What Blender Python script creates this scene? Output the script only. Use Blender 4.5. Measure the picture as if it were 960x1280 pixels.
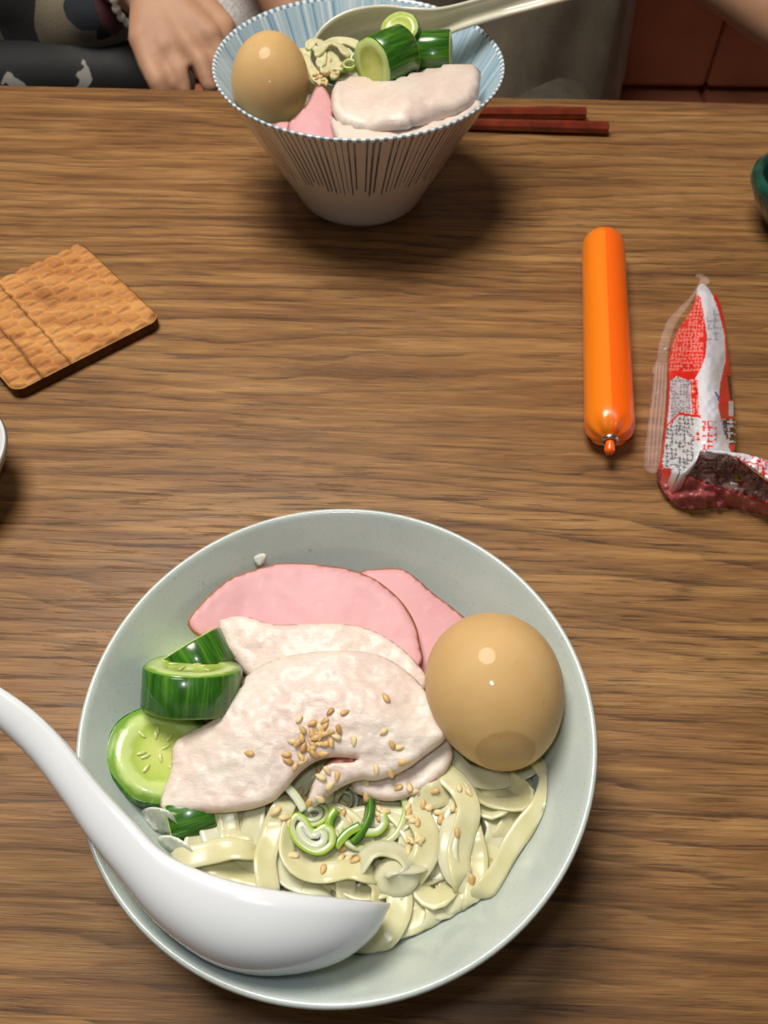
import bpy, bmesh, math, random
import numpy as np
from mathutils import Vector, Matrix
from mathutils.geometry import delaunay_2d_cdt
from mathutils.bvhtree import BVHTree

random.seed(7)
for o in list(bpy.data.objects):
    bpy.data.objects.remove(o)
SC = bpy.context.scene
COL = SC.collection

# ---------------------------------------------------------------- camera
F, PITCH, CH, ROLL = 1080.0, math.radians(53.55), 0.3585, math.radians(0.85)
FW = Vector((0, math.cos(PITCH), -math.sin(PITCH)))
_r = Vector((1, 0, 0)); _u = _r.cross(FW)
RT = _r * math.cos(ROLL) + _u * math.sin(ROLL)
UP = -_r * math.sin(ROLL) + _u * math.cos(ROLL)
EYE = Vector((0, 0, CH))
cam = bpy.data.cameras.new('camera')
camo = bpy.data.objects.new('camera', cam)
COL.objects.link(camo)
camo.matrix_world = Matrix(((RT.x, UP.x, -FW.x, EYE.x), (RT.y, UP.y, -FW.y, EYE.y), (RT.z, UP.z, -FW.z, EYE.z), (0, 0, 0, 1)))
cam.sensor_fit = 'VERTICAL'
cam.sensor_height = 9.8
cam.lens = F / 1280 * 9.8
cam.clip_start = 0.02
cam.dof.use_dof = True
cam.dof.focus_distance = 0.35
cam.dof.aperture_fstop = 6.0
SC.camera = camo

# ---------------------------------------------------------------- world, lights, exposure
w = bpy.data.worlds.new('world'); SC.world = w; w.use_nodes = True
w.node_tree.nodes['Background'].inputs[0].default_value = (1.0, 0.93, 0.85, 1)
w.node_tree.nodes['Background'].inputs[1].default_value = 0.05
def area(name, loc, target, size, energy, col):
    l = bpy.data.lights.new(name, 'AREA'); l.shape = 'DISK'; l.size = size; l.energy = energy; l.color = col
    o = bpy.data.objects.new(name, l); COL.objects.link(o); o.location = loc
    o.rotation_euler = (Vector(target) - Vector(loc)).to_track_quat('-Z', 'Y').to_euler()
    return o
area('ceiling_lamp', (-0.30, 0.60, 1.40), (-0.05, 0.35, 0.0), 0.66, 20.0, (1.0, 0.93, 0.84))
pl = bpy.data.lights.new('phone_torch', 'POINT'); pl.energy = 0.7; pl.shadow_soft_size = 0.015; pl.color = (0.93, 0.97, 1.0)
po = bpy.data.objects.new('phone_torch', pl); COL.objects.link(po); po.location = (-0.02, 0.03, 0.375)
SC.view_settings.view_transform = 'Standard'
SC.view_settings.look = 'None'
SC.view_settings.gamma = 1
SC.view_settings.use_curve_mapping = False
SC.view_settings.exposure = 0.22

# ---------------------------------------------------------------- helpers
def ray(px, py):
    return (FW + RT * ((px - 480) / F) - UP * ((py - 640) / F))
def at(px, py, z=0.0):
    d = ray(px, py); return EYE + d * ((z - EYE.z) / d.z)
def aty(px, py, y):
    d = ray(px, py); return EYE + d * ((y - EYE.y) / d.y)
def s2l(c):
    return tuple(((x / 255) / 12.92 if x / 255 <= 0.04045 else ((x / 255 + 0.055) / 1.055) ** 2.4) for x in c[:3]) + (1.0,)
def tag(o, label, cat, group=None, kind=None):
    if label: o['label'] = label
    if cat: o['category'] = cat
    if group: o['group'] = group
    if kind: o['kind'] = kind
    return o
def empty(name, loc=(0, 0, 0)):
    o = bpy.data.objects.new(name, None); COL.objects.link(o); o.location = loc; o.empty_display_size = 0.02
    return o
def link(name, me, parent=None):
    o = bpy.data.objects.new(name, me); COL.objects.link(o)
    if parent:
        o.parent = parent
        o.matrix_parent_inverse = Matrix.Translation(parent.location).inverted() if parent.type == 'EMPTY' else parent.matrix_basis.inverted()
    return o
def mesh(name, verts, faces, mat, parent=None, smooth=True, attr=None):
    me = bpy.data.meshes.new(name)
    me.from_pydata([tuple(v) for v in verts], [], faces)
    for m in (mat if isinstance(mat, (list, tuple)) else [mat]): me.materials.append(m)
    if smooth: me.polygons.foreach_set('use_smooth', [True] * len(me.polygons))
    if attr:
        for an, vals in attr.items():
            if len(vals) and isinstance(vals[0], (tuple, list)):
                a = me.color_attributes.new(an, 'FLOAT_COLOR', 'POINT')
                a.data.foreach_set('color', [c for v in vals for c in v])
            else:
                a = me.attributes.new(an, 'FLOAT', 'POINT'); a.data.foreach_set('value', list(vals))
    bm = bmesh.new(); bm.from_mesh(me); bmesh.ops.recalc_face_normals(bm, faces=bm.faces); bm.to_mesh(me); bm.free()
    me.update()
    return link(name, me, parent)
def lathe_vf(prof, n=96, closed=False):
    V, Fs = [], []
    idx = []
    for (r, z) in prof:
        if r < 1e-6:
            idx.append([len(V)] * n); V.append((0, 0, z))
        else:
            idx.append(list(range(len(V), len(V) + n)))
            V += [(r * math.cos(2 * math.pi * k / n), r * math.sin(2 * math.pi * k / n), z) for k in range(n)]
    for i in range(len(prof) - 1):
        a, b = idx[i], idx[i + 1]
        for k in range(n):
            q = [a[k], a[(k + 1) % n], b[(k + 1) % n], b[k]]
            q2 = []
            for x in q:
                if x not in q2: q2.append(x)
            if len(q2) > 2: Fs.append(q2)
    return V, Fs
def lathe(name, prof, mat, parent=None, n=96, loc=(0, 0, 0), rot=None):
    V, Fs = lathe_vf(prof, n)
    o = mesh(name, V, Fs, mat, None)
    o.matrix_basis = Matrix.Translation(loc) @ (rot.to_matrix().to_4x4() if rot is not None else Matrix.Identity(4))
    if parent: o.parent = parent; o.matrix_parent_inverse = Matrix.Translation(parent.location).inverted()
    return o
def catmull(P, closed=False, per=6):
    P = [Vector(p) for p in P]; n = len(P); out = []
    for i in range(n if closed else n - 1):
        if closed: a, b, c, d = P[i - 1], P[i], P[(i + 1) % n], P[(i + 2) % n]
        else:
            b, c = P[i], P[i + 1]
            a = P[i - 1] if i else b * 2 - c
            d = P[i + 2] if i + 2 < n else c * 2 - b
        for k in range(per):
            t = k / per
            out.append(0.5 * ((2 * b) + (c - a) * t + (2 * a - 5 * b + 4 * c - d) * t * t + (3 * b - a - 3 * c + d) * t ** 3))
    if not closed: out.append(P[-1])
    return out
def resample(P, step, closed=False):
    Q = list(P) + ([P[0]] if closed else [])
    L = [0]
    for a, b in zip(Q, Q[1:]): L.append(L[-1] + (b - a).length)
    n = max(2, int(round(L[-1] / step))); out = []; j = 0
    for k in range(n + (0 if closed else 1)):
        s = L[-1] * k / n
        while j < len(L) - 2 and L[j + 1] < s: j += 1
        t = (s - L[j]) / max(1e-9, L[j + 1] - L[j]); out.append(Q[j].lerp(Q[j + 1], min(1, t)))
    return out
def tube(name, P, R, mat, parent=None, n=10, step=None, squash=None):
    P = [Vector(p) for p in P]
    V, Fs = [], []
    up = Vector((0, 0, 1))
    for i, p in enumerate(P):
        t = (P[min(i + 1, len(P) - 1)] - P[max(i - 1, 0)]).normalized()
        s = t.cross(up)
        if s.length < 1e-3: s = t.cross(Vector((0, 1, 0)))
        s.normalize(); q = s.cross(t)
        r = R[i] if isinstance(R, (list, tuple)) else R
        for k in range(n):
            a = 2 * math.pi * k / n
            V.append(p + s * (r * math.cos(a)) + q * (r * math.sin(a) * (squash or 1)))
    for i in range(len(P) - 1):
        for k in range(n):
            Fs.append([i * n + k, i * n + (k + 1) % n, (i + 1) * n + (k + 1) % n, (i + 1) * n + k])
    Fs.append(list(range(n))); Fs.append(list(range((len(P) - 1) * n, len(P) * n)))
    return mesh(name, V, Fs, mat, parent)
class TPS:
    def __init__(s, ctrl, smooth=0.0):
        A = np.array([(c[0], c[1]) for c in ctrl], float) / 100; z = np.array([c[2] for c in ctrl], float)
        n = len(A); s.A = A
        K = s.k(np.linalg.norm(A[:, None] - A[None], axis=2)) + np.eye(n) * smooth
        P = np.c_[np.ones(n), A]
        M = np.block([[K, P], [P.T, np.zeros((3, 3))]])
        s.w = np.linalg.lstsq(M, np.r_[z, 0, 0, 0], rcond=None)[0]
    def k(s, r): return np.where(r > 1e-9, r * r * np.log(r + 1e-12), 0)
    def __call__(s, x, y):
        p = np.array([x, y]) / 100
        r = np.linalg.norm(s.A - p, axis=1)
        return float(s.k(r) @ s.w[:-3] + s.w[-3] + s.w[-2] * p[0] + s.w[-1] * p[1])
def inside(x, y, poly):
    c = False; n = len(poly); j = n - 1
    for i in range(n):
        xi, yi = poly[i][0], poly[i][1]; xj, yj = poly[j][0], poly[j][1]
        if (yi > y) != (yj > y) and x < (xj - xi) * (y - yi) / (yj - yi) + xi: c = not c
        j = i
    return c
def bdist(x, y, PA, PB):
    ab = PB - PA; p = np.array([x, y]) - PA
    t = np.clip((p * ab).sum(1) / np.maximum((ab * ab).sum(1), 1e-9), 0, 1)
    return float(np.sqrt((((p - ab * t[:, None])) ** 2).sum(1).min()))
def vnoise(x, y, s=0):
    def h(i, j):
        v = math.sin(i * 127.1 + j * 311.7 + s * 74.7) * 43758.5453; return v - math.floor(v)
    i, j = math.floor(x), math.floor(y); u, v = x - i, y - j
    u = u * u * (3 - 2 * u); v = v * v * (3 - 2 * v)
    return (h(i, j) * (1 - u) + h(i + 1, j) * u) * (1 - v) + (h(i, j + 1) * (1 - u) + h(i + 1, j + 1) * u) * v
def sheet(name, outline, ctrl, thick, mat, parent=None, step=6.0, rnd=None, amp=0.0, nscale=0.05, fit=None, colf=None, per=5, floor_z=None, seed=0, smoothz=0.0):
    """a slab of real thickness: outline and heights over the table, rounded rim, own underside"""
    out = resample(catmull([(p[0], p[1], 0) for p in outline], True, per), step, True)
    poly = [(p.x, p.y) for p in out]
    PA = np.array(poly); PB = np.roll(PA, -1, axis=0)
    nb = len(poly); pts = [Vector(p) for p in poly]
    x0, x1 = PA[:, 0].min(), PA[:, 0].max(); y0, y1 = PA[:, 1].min(), PA[:, 1].max()
    yy = y0; row = 0
    while yy < y1:
        xx = x0 + (row % 2) * step * 0.5
        while xx < x1:
            if inside(xx, yy, poly) and bdist(xx, yy, PA, PB) > step * 0.55: pts.append(Vector((xx, yy)))
            xx += step
        yy += step * 0.87; row += 1
    res = delaunay_2d_cdt(pts, [], [list(range(nb))], 1, 1e-4)
    P2, tris = res[0], res[2]
    z = TPS(ctrl, smoothz)
    mmpx = (at(P2[0].x + 1, P2[0].y, 0.05) - at(P2[0].x, P2[0].y, 0.05)).length
    rr = rnd if rnd else thick * 0.5
    top, bot, D = [], [], []
    for p in P2:
        d = bdist(p.x, p.y, PA, PB) * mmpx
        zz = z(p.x, p.y) + amp * (vnoise(p.x * nscale, p.y * nscale, seed) - 0.5) * 2 + amp * 0.5 * (vnoise(p.x * nscale * 2.7, p.y * nscale * 2.7, seed + 5) - 0.5) * 2
        f = 1.0 if d >= rr else math.sqrt(max(0, 1 - (1 - d / rr) ** 2))
        X = at(p.x, p.y, zz)
        if fit: X = fit(X, p)
        t = X + Vector((0, 0, -thick * 0.5 * (1 - f)))
        b = X + Vector((0, 0, -thick * 0.5 * (1 + f)))
        if floor_z is not None:
            b = Vector((X.x, X.y, t.z + (floor_z - t.z) * f))
        if fit: b = fit(b, None)
        top.append(t); bot.append(b); D.append(d)
    isb = [d < 1e-5 for d in D]
    V = list(top); m = {}
    for i in range(len(P2)):
        if isb[i]: m[i] = i
        else: m[i] = len(V); V.append(bot[i])
    Fs = []
    for t in tris:
        Fs.append(list(t))
        b = [m[k] for k in t][::-1]
        if not all(isb[k] for k in t): Fs.append(b)
    inv = {}
    for i in range(len(P2)): inv[i] = i
    for i in range(len(P2)): inv[m[i]] = inv.get(m[i], i) if m[i] < len(P2) else i
    at_ = {'rim': [D[inv[k]] for k in range(len(V))]}
    if colf: at_['Col'] = [colf(P2[inv[k]].x, P2[inv[k]].y, D[inv[k]], k < len(P2)) for k in range(len(V))]
    return mesh(name, V, Fs, mat, parent, True, at_)
def ribbon(name, pts, width, thick, mat, parent=None, tilt=0.0, twist=0.0, step=0.0022, world=False, fit=None, taper=True, wob=0.0, seed=0):
    P = [Vector(p) for p in pts] if world else [at(*p) for p in pts]
    P = resample(catmull(P, False, 8), step)
    V, Fs = [], []
    hw, ht = width / 2, thick / 2
    cs = [(-1, .35), (-.90, 1.05), (-.5, .85), (0, .7), (.5, .85), (.90, 1.05), (1, .35), (.92, -.5), (.5, -1), (0, -1.2), (-.5, -1), (-.92, -.5)]
    n = len(cs); N = len(P)
    for i, p in enumerate(P):
        t = (P[min(i + 1, N - 1)] - P[max(i - 1, 0)]).normalized()
        s = t.cross(Vector((0, 0, 1)))
        if s.length < 0.05: s = t.cross(Vector((0, 1, 0)))
        s.normalize(); q = s.cross(t)
        u = i / max(1, N - 1)
        a = tilt + twist * (u - 0.5) + wob * (vnoise(i * 0.22, seed * 3.7, 3) - 0.5) * 2
        s2 = s * math.cos(a) + q * math.sin(a); q2 = -s * math.sin(a) + q * math.cos(a)
        k = 1.0
        e = min(u, 1 - u) * (N - 1)
        if taper and e < 2: k = 0.45 + 0.275 * e
        k *= 1 + 0.10 * (vnoise(i * 0.3, seed * 1.3, 9) - 0.5)
        for (cx, cy) in cs:
            X = p + s2 * (cx * hw * k) + q2 * (cy * ht)
            V.append(fit(X, None) if fit else X)
    for i in range(N - 1):
        for k in range(n): Fs.append([i * n + k, i * n + (k + 1) % n, (i + 1) * n + (k + 1) % n, (i + 1) * n + k])
    Fs.append(list(range(n))); Fs.append(list(range((N - 1) * n, N * n)))
    return mesh(name, V, Fs, mat, parent)

# ---------------------------------------------------------------- materials
class NT:
    def __init__(s, name):
        s.m = bpy.data.materials.new(name); s.m.use_nodes = True
        s.t = s.m.node_tree; s.b = s.t.nodes['Principled BSDF']
    def n(s, typ, **kw):
        nd = s.t.nodes.new(typ)
        for k, v in kw.items(): setattr(nd, k, v)
        return nd
    def l(s, a, b): s.t.links.new(a, b)
    def math(s, op, a, b=None, c=None):
        nd = s.n('ShaderNodeMath', operation=op)
        for i, v in enumerate((a, b, c)):
            if v is None: continue
            if isinstance(v, (int, float)): nd.inputs[i].default_value = v
            else: s.l(v, nd.inputs[i])
        return nd.outputs[0]
    def mix(s, f, a, b, mode='MIX'):
        nd = s.n('ShaderNodeMix', data_type='RGBA', blend_type=mode)
        for i, v in ((0, f), (6, a), (7, b)):
            if isinstance(v, (int, float)): nd.inputs[i].default_value = v
            elif isinstance(v, tuple): nd.inputs[i].default_value = s2l(v)
            else: s.l(v, nd.inputs[i])
        return nd.outputs[2]
    def coord(s, kind='Object', scale=(1, 1, 1), rot=(0, 0, 0), loc=(0, 0, 0)):
        tc = s.n('ShaderNodeTexCoord'); mp = s.n('ShaderNodeMapping')
        mp.inputs['Scale'].default_value = scale; mp.inputs['Rotation'].default_value = rot; mp.inputs['Location'].default_value = loc
        s.l(tc.outputs[kind], mp.inputs[0]); return mp.outputs[0]
    def noise(s, vec, scale=5, detail=3, rough=0.5, dist=0.0):
        nd = s.n('ShaderNodeTexNoise'); nd.inputs['Scale'].default_value = scale; nd.inputs['Detail'].default_value = detail
        nd.inputs['Roughness'].default_value = rough; nd.inputs['Distortion'].default_value = dist
        s.l(vec, nd.inputs['Vector']); return nd.outputs['Fac']
    def ramp(s, f, stops, interp='LINEAR'):
        nd = s.n('ShaderNodeValToRGB'); nd.color_ramp.interpolation = interp
        e = nd.color_ramp.elements
        while len(e) < len(stops): e.new(0.5)
        for el, (p, c) in zip(e, stops):
            el.position = p; el.color = s2l(c) if isinstance(c, tuple) else (c, c, c, 1)
        s.l(f, nd.inputs[0]); return nd.outputs[0]
    def bump(s, h, strength=0.3, dist=0.001):
        nd = s.n('ShaderNodeBump'); nd.inputs['Strength'].default_value = strength; nd.inputs['Distance'].default_value = dist
        s.l(h, nd.inputs['Height']); s.l(nd.outputs[0], s.b.inputs['Normal'])
    def set(s, base=None, rough=None, sss=None, ssr=None, coat=None, coatr=None, spec=None, metal=None, trans=None, alpha=None, ior=None, sheen=None):
        b = s.b.inputs
        if base is not None:
            if isinstance(base, tuple): b['Base Color'].default_value = s2l(base)
            else: s.l(base, b['Base Color'])
        for k, v in (('Roughness', rough), ('Subsurface Weight', sss), ('Coat Weight', coat), ('Coat Roughness', coatr), ('Specular IOR Level', spec), ('Metallic', metal), ('Transmission Weight', trans), ('Alpha', alpha), ('IOR', ior), ('Sheen Weight', sheen)):
            if v is None: continue
            if isinstance(v, (int, float)): b[k].default_value = v
            else: s.l(v, b[k])
        if ssr: b['Subsurface Radius'].default_value = ssr; b['Subsurface Scale'].default_value = 1.0
        return s.m
def plain(name, c, rough=0.5, var=0.08, scale=60, **kw):
    t = NT(name); f = t.noise(t.coord(), scale, 3)
    d = tuple(max(0, x * (1 - var)) for x in c); e = tuple(min(255, x * (1 + var)) for x in c)
    return t.set(t.ramp(f, [(0.3, d), (0.7, e)]), rough, **kw)

def m_wood_table():
    t = NT('stained_oak')
    lo = t.coord(scale=(3.2, 24, 1)); mid = t.coord(scale=(7.5, 95, 1)); fine = t.coord(scale=(45, 1500, 1)); pore = t.coord(scale=(20, 430, 1)); big = t.coord(scale=(2.5, 6, 1))
    a = t.noise(lo, 1, 6, 0.6, 1.4)
    b = t.noise(mid, 1, 5, 0.62, 1.0)
    ab = t.math('ADD', t.math('MULTIPLY', a, 0.55), t.math('MULTIPLY', b, 0.45))
    c = t.ramp(ab, [(0.32, (112, 80, 54)), (0.44, (146, 105, 64)), (0.54, (170, 127, 79)), (0.67, (196, 153, 100))])
    sy = t.n('ShaderNodeSeparateXYZ'); tco = t.n('ShaderNodeTexCoord'); t.l(tco.outputs['Object'], sy.inputs[0])
    warp = t.math('ADD', t.math('MULTIPLY', t.noise(t.coord(scale=(1.5, 7, 1), loc=(1, 4, 0)), 1, 4, 0.5, 0.4), 9.0), t.math('MULTIPLY', t.noise(t.coord(scale=(14, 60, 1)), 1, 3, 0.6), 0.55))
    ring = t.math('FRACT', t.math('ADD', t.math('MULTIPLY', sy.outputs[1], 84.0), warp))
    streak = t.noise(t.coord(scale=(20, 700, 1)), 1, 3, 0.6)
    late = t.math('MULTIPLY', t.ramp(ring, [(0.0, 0.0), (0.04, 1.0), (0.16, 0.6), (0.45, 0.0)]), t.ramp(streak, [(0.32, 0.25), (0.62, 1.0)]))
    late = t.math('MULTIPLY', late, t.ramp(t.noise(t.coord(scale=(3, 10, 1), loc=(9, 2, 0)), 1, 3), [(0.32, 0.4), (0.55, 1.0)]))
    c = t.mix(t.math('MULTIPLY', late, 0.85), c, (70, 47, 34))
    f = t.noise(fine, 1, 4, 0.6)
    c = t.mix(0.55, c, t.ramp(f, [(0.32, (128, 116, 108)), (0.66, (255, 252, 248))]), 'MULTIPLY')
    p = t.noise(pore, 1, 4, 0.7, 0.5)
    gate = t.noise(big, 1, 3, 0.5, 0.3)
    pm = t.math('MULTIPLY', t.ramp(p, [(0.55, 0.0), (0.62, 1.0)]), t.ramp(gate, [(0.36, 0.35), (0.6, 1.0)]))
    c = t.mix(t.math('MULTIPLY', pm, 0.7), c, (58, 38, 28))
    hl = t.noise(t.coord(scale=(6, 170, 1), loc=(3, 7, 0)), 1, 3, 0.5, 0.4)
    c = t.mix(t.math('MULTIPLY', t.ramp(hl, [(0.58, 0.0), (0.72, 1.0)]), 0.4), c, (206, 156, 92))
    t.set(c, t.math('ADD', 0.34, t.math('MULTIPLY', f, 0.2)), spec=0.4)
    t.bump(t.math('SUBTRACT', t.math('MULTIPLY', f, 0.5), pm), 0.35, 0.0006)
    return t.m
def m_bowl_grey():
    t = NT('celadon_glaze'); v = t.coord()
    f = t.noise(v, 900, 2, 0.6); g = t.noise(v, 40, 3)
    c = t.ramp(g, [(0.3, (188, 200, 196)), (0.7, (200, 211, 206))])
    c = t.mix(t.math('MULTIPLY', t.ramp(f, [(0.60, 0.0), (0.72, 1.0)]), 0.35), c, (150, 156, 148))
    c = t.mix(t.math('MULTIPLY', t.ramp(t.noise(v, 260, 1), [(0.76, 0.0), (0.80, 1.0)]), 0.3), c, (130, 128, 118))
    t.set(c, 0.22, coat=0.4, coatr=0.06)
    t.bump(g, 0.15, 0.001)
    return t.m
def stripes(name, inner):
    t = NT(name); tc = t.n('ShaderNodeTexCoord'); sp = t.n('ShaderNodeSeparateXYZ'); t.l(tc.outputs['Object'], sp.inputs[0])
    ang = t.math('DIVIDE', t.math('ARCTAN2', sp.outputs[1], sp.outputs[0]), 2 * math.pi)
    n = 190.0 if inner else 150.0
    x = t.math('MULTIPLY', t.math('ADD', ang, 0.5), n)
    cell = t.math('FLOOR', x); fr = t.math('ABSOLUTE', t.math('SUBTRACT', t.math('FRACT', x), 0.5))
    def wn(off):
        nd = t.n('ShaderNodeTexWhiteNoise', noise_dimensions='1D'); t.l(t.math('ADD', cell, off), nd.inputs['W']); return nd.outputs['Value']
    r1, r2, r3 = wn(0.17), wn(31.3), wn(77.7)
    if inner:
        wd = t.math('ADD', 0.06, t.math('MULTIPLY', r1, 0.34))
        edge = t.math('MULTIPLY', t.math('SUBTRACT', wd, fr), 12.0)
        mk = t.math('MINIMUM', t.math('MAXIMUM', edge, 0.0), 1.0)
        base = t.mix(r3, (188, 213, 228), (150, 186, 210))
        lin = t.mix(r2, (236, 242, 244), (112, 150, 182))
        base = t.mix(t.math('MULTIPLY', t.noise(tc.outputs['Object'], 60, 2), 0.25), base, (215, 228, 236))
        c = t.mix(t.math('MULTIPLY', mk, 0.85), base, lin)
    else:
        zend = t.math('ADD', 0.036, t.math('MULTIPLY', r2, 0.010))
        wd = t.math('ADD', 0.12, t.math('MULTIPLY', r1, 0.18))
        wd = t.math('MULTIPLY', wd, t.math('GREATER_THAN', r3, 0.08))
        edge = t.math('MULTIPLY', t.math('SUBTRACT', wd, fr), 10.0)
        mk = t.math('MINIMUM', t.math('MAXIMUM', edge, 0.0), 1.0)
        zm = t.math('MINIMUM', t.math('MAXIMUM', t.math('MULTIPLY', t.math('SUBTRACT', sp.outputs[2], zend), 600.0), 0.0), 1.0)
        fade = t.math('MINIMUM', t.math('MAXIMUM', t.math('MULTIPLY', t.math('SUBTRACT', 0.1, t.math('MULTIPLY', sp.outputs[2], 1.0)), 40.0), 0.78), 1.0)
        m = t.math('MULTIPLY', t.math('MULTIPLY', mk, zm), fade)
        c = t.mix(m, (206, 205, 199), t.mix(r1, (58, 60, 70), (96, 100, 112)))
    return t.set(c, 0.2, coat=0.3, coatr=0.08)
def m_egg(spot=False):
    t = NT('soy_egg_spotted' if spot else 'soy_egg'); v = t.coord()
    g = t.noise(v, 45, 3, 0.5)
    c = t.ramp(g, [(0.3, (204, 166, 110)), (0.7, (214, 178, 124))])
    if spot:
        d = t.n('ShaderNodeVectorMath', operation='DISTANCE'); t.l(t.coord(), d.inputs[0]); d.name = 'spot'; d.inputs[1].default_value = (0.004, -0.0235, 0.0145)
        dd = t.math('ADD', d.outputs['Value'], t.math('MULTIPLY', t.noise(v, 120, 2), 0.003))
        c = t.mix(t.ramp(t.math('MULTIPLY', dd, 40), [(0.36, 0.30), (0.46, 0.42), (0.50, 0.0)]), c, (160, 116, 62))
        sp = t.math('MULTIPLY', t.ramp(t.noise(v, 330, 2), [(0.70, 0.0), (0.76, 1.0)]), 0.3)
        c = t.mix(sp, c, (176, 130, 72))
    else:
        sp = t.math('MULTIPLY', t.ramp(t.noise(v, 300, 2), [(0.72, 0.0), (0.77, 1.0)]), 0.4)
        c = t.mix(sp, c, (176, 130, 72))
    return t.set(c, 0.55, sss=0.15, ssr=(0.006, 0.004, 0.002), coat=0.22, coatr=0.06, spec=0.06)
def m_noodle(name='noodle', c0=(222, 216, 164), c1=(236, 231, 190)):
    t = NT(name); v = t.coord()
    f = t.noise(v, 110, 3); c = t.ramp(f, [(0.3, c0), (0.7, c1)])
    t.set(c, 0.24, sss=0.35, ssr=(0.004, 0.0035, 0.002), spec=0.55)
    tr = t.n('ShaderNodeBsdfTranslucent'); t.l(c, tr.inputs['Color']); mx = t.n('ShaderNodeMixShader'); mx.inputs[0].default_value = 0.10
    out = t.t.nodes['Material Output']; t.l(t.b.outputs[0], mx.inputs[1]); t.l(tr.outputs[0], mx.inputs[2]); t.l(mx.outputs[0], out.inputs['Surface'])
    return t.m
def m_meat():
    t = NT('steamed_chicken'); v = t.coord(scale=(1, 2.2, 2.2), rot=(0, 0, 0.45))
    f = t.noise(v, 300, 4, 0.6, 0.4); g = t.noise(t.coord(), 38, 3)
    c = t.ramp(g, [(0.32, (228, 208, 199)), (0.55, (233, 219, 209)), (0.72, (238, 229, 218))])
    c = t.mix(0.22, c, t.ramp(f, [(0.35, (226, 200, 184)), (0.6, (255, 250, 244))]), 'MULTIPLY')
    at_ = t.n('ShaderNodeAttribute', attribute_name='rim')
    c = t.mix(t.ramp(t.math('MULTIPLY', at_.outputs['Fac'], 400), [(0.0, 0.40), (0.7, 0.0)]), c, (226, 194, 170))
    t.set(c, t.math('ADD', 0.3, t.math('MULTIPLY', f, 0.25)), sss=0.35, ssr=(0.006, 0.004, 0.003), spec=0.5, coat=0.15, coatr=0.2)
    t.bump(f, 0.40, 0.0009)
    return t.m
def m_ham():
    t = NT('pink_ham'); v = t.coord(); f = t.noise(v, 220, 4); g = t.noise(v, 30, 2)
    c = t.ramp(g, [(0.3, (218, 158, 163)), (0.7, (226, 172, 175))])
    c = t.mix(t.math('MULTIPLY', t.ramp(f, [(0.55, 0.0), (0.75, 1.0)]), 0.35), c, (240, 196, 192))
    at_ = t.n('ShaderNodeAttribute', attribute_name='rim')
    c = t.mix(t.ramp(t.math('MULTIPLY', at_.outputs['Fac'], 300), [(0.0, 0.95), (0.22, 0.75), (0.36, 0.0)]), c, (196, 116, 62))
    t.set(c, 0.48, sss=0.25, ssr=(0.006, 0.003, 0.002), spec=0.35)
    t.bump(f, 0.12, 0.0006)
    return t.m
def m_cuke_skin():
    t = NT('cucumber_skin'); tc = t.n('ShaderNodeTexCoord'); sp = t.n('ShaderNodeSeparateXYZ'); t.l(tc.outputs['Object'], sp.inputs[0])
    ang = t.math('ARCTAN2', sp.outputs[1], sp.outputs[0])
    cb = t.n('ShaderNodeCombineXYZ'); t.l(t.math('MULTIPLY', ang, 4.0), cb.inputs[0]); t.l(t.math('MULTIPLY', sp.outputs[2], 22.0), cb.inputs[1])
    f = t.noise(cb.outputs[0], 1.6, 4, 0.6)
    c = t.ramp(f, [(0.28, (24, 60, 14)), (0.5, (50, 104, 24)), (0.75, (100, 150, 44))])
    return t.set(c, 0.25, coat=0.4, coatr=0.1)
def m_cuke_flesh():
    t = NT('cucumber_flesh'); tc = t.n('ShaderNodeTexCoord'); sp = t.n('ShaderNodeSeparateXYZ'); t.l(tc.outputs['Object'], sp.inputs[0])
    r = t.math('SQRT', t.math('ADD', t.math('POWER', sp.outputs[0], 2), t.math('POWER', sp.outputs[1], 2)))
    r = t.math('DIVIDE', r, 0.0172)
    r = t.math('ADD', r, t.math('MULTIPLY', t.math('SUBTRACT', t.noise(tc.outputs['Object'], 180, 2), 0.5), 0.22))
    c = t.ramp(r, [(0.0, (214, 222, 134)), (0.35, (196, 212, 112)), (0.58, (178, 202, 92)), (0.66, (204, 222, 140)), (0.86, (196, 218, 134)), (0.97, (120, 164, 60))])
    t.set(c, 0.25, sss=0.3, ssr=(0.004, 0.005, 0.002), coat=0.3, coatr=0.1)
    t.bump(t.noise(tc.outputs['Object'], 400, 2), 0.2, 0.0006)
    return t.m
def m_scallion(): 
    t = NT('scallion'); a = t.n('ShaderNodeAttribute', attribute_name='Col')
    return t.set(a.outputs['Color'], 0.25, sss=0.3, ssr=(0.003, 0.004, 0.002), coat=0.3, coatr=0.1)
def m_coaster():
    t = NT('carved_cedar'); v = t.coord(scale=(8, 60, 1)); f = t.noise(v, 2.2, 5, 0.6, 0.6)
    c = t.ramp(f, [(0.3, (172, 112, 60)), (0.55, (205, 146, 84)), (0.75, (222, 166, 100))])
    a = t.n('ShaderNodeAttribute', attribute_name='Col')
    c = t.mix(a.outputs['Fac'], c, (70, 38, 18))
    return t.set(c, 0.55, spec=0.3)
def m_attr(name, rough, **kw):
    t = NT(name); a = t.n('ShaderNodeAttribute', attribute_name='Col')
    return t.set(a.outputs['Color'], rough, **kw)
def m_film(name, c, alpha, rough=0.12):
    t = NT(name); f = t.noise(t.coord(), 150, 3)
    al = t.math('MAXIMUM', t.math('ADD', alpha - 0.08, t.math('MULTIPLY', f, 0.16)), 0.02)
    t.set(c, rough, spec=0.7, alpha=al); t.bump(f, 0.3, 0.001)
    return t.m
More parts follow.
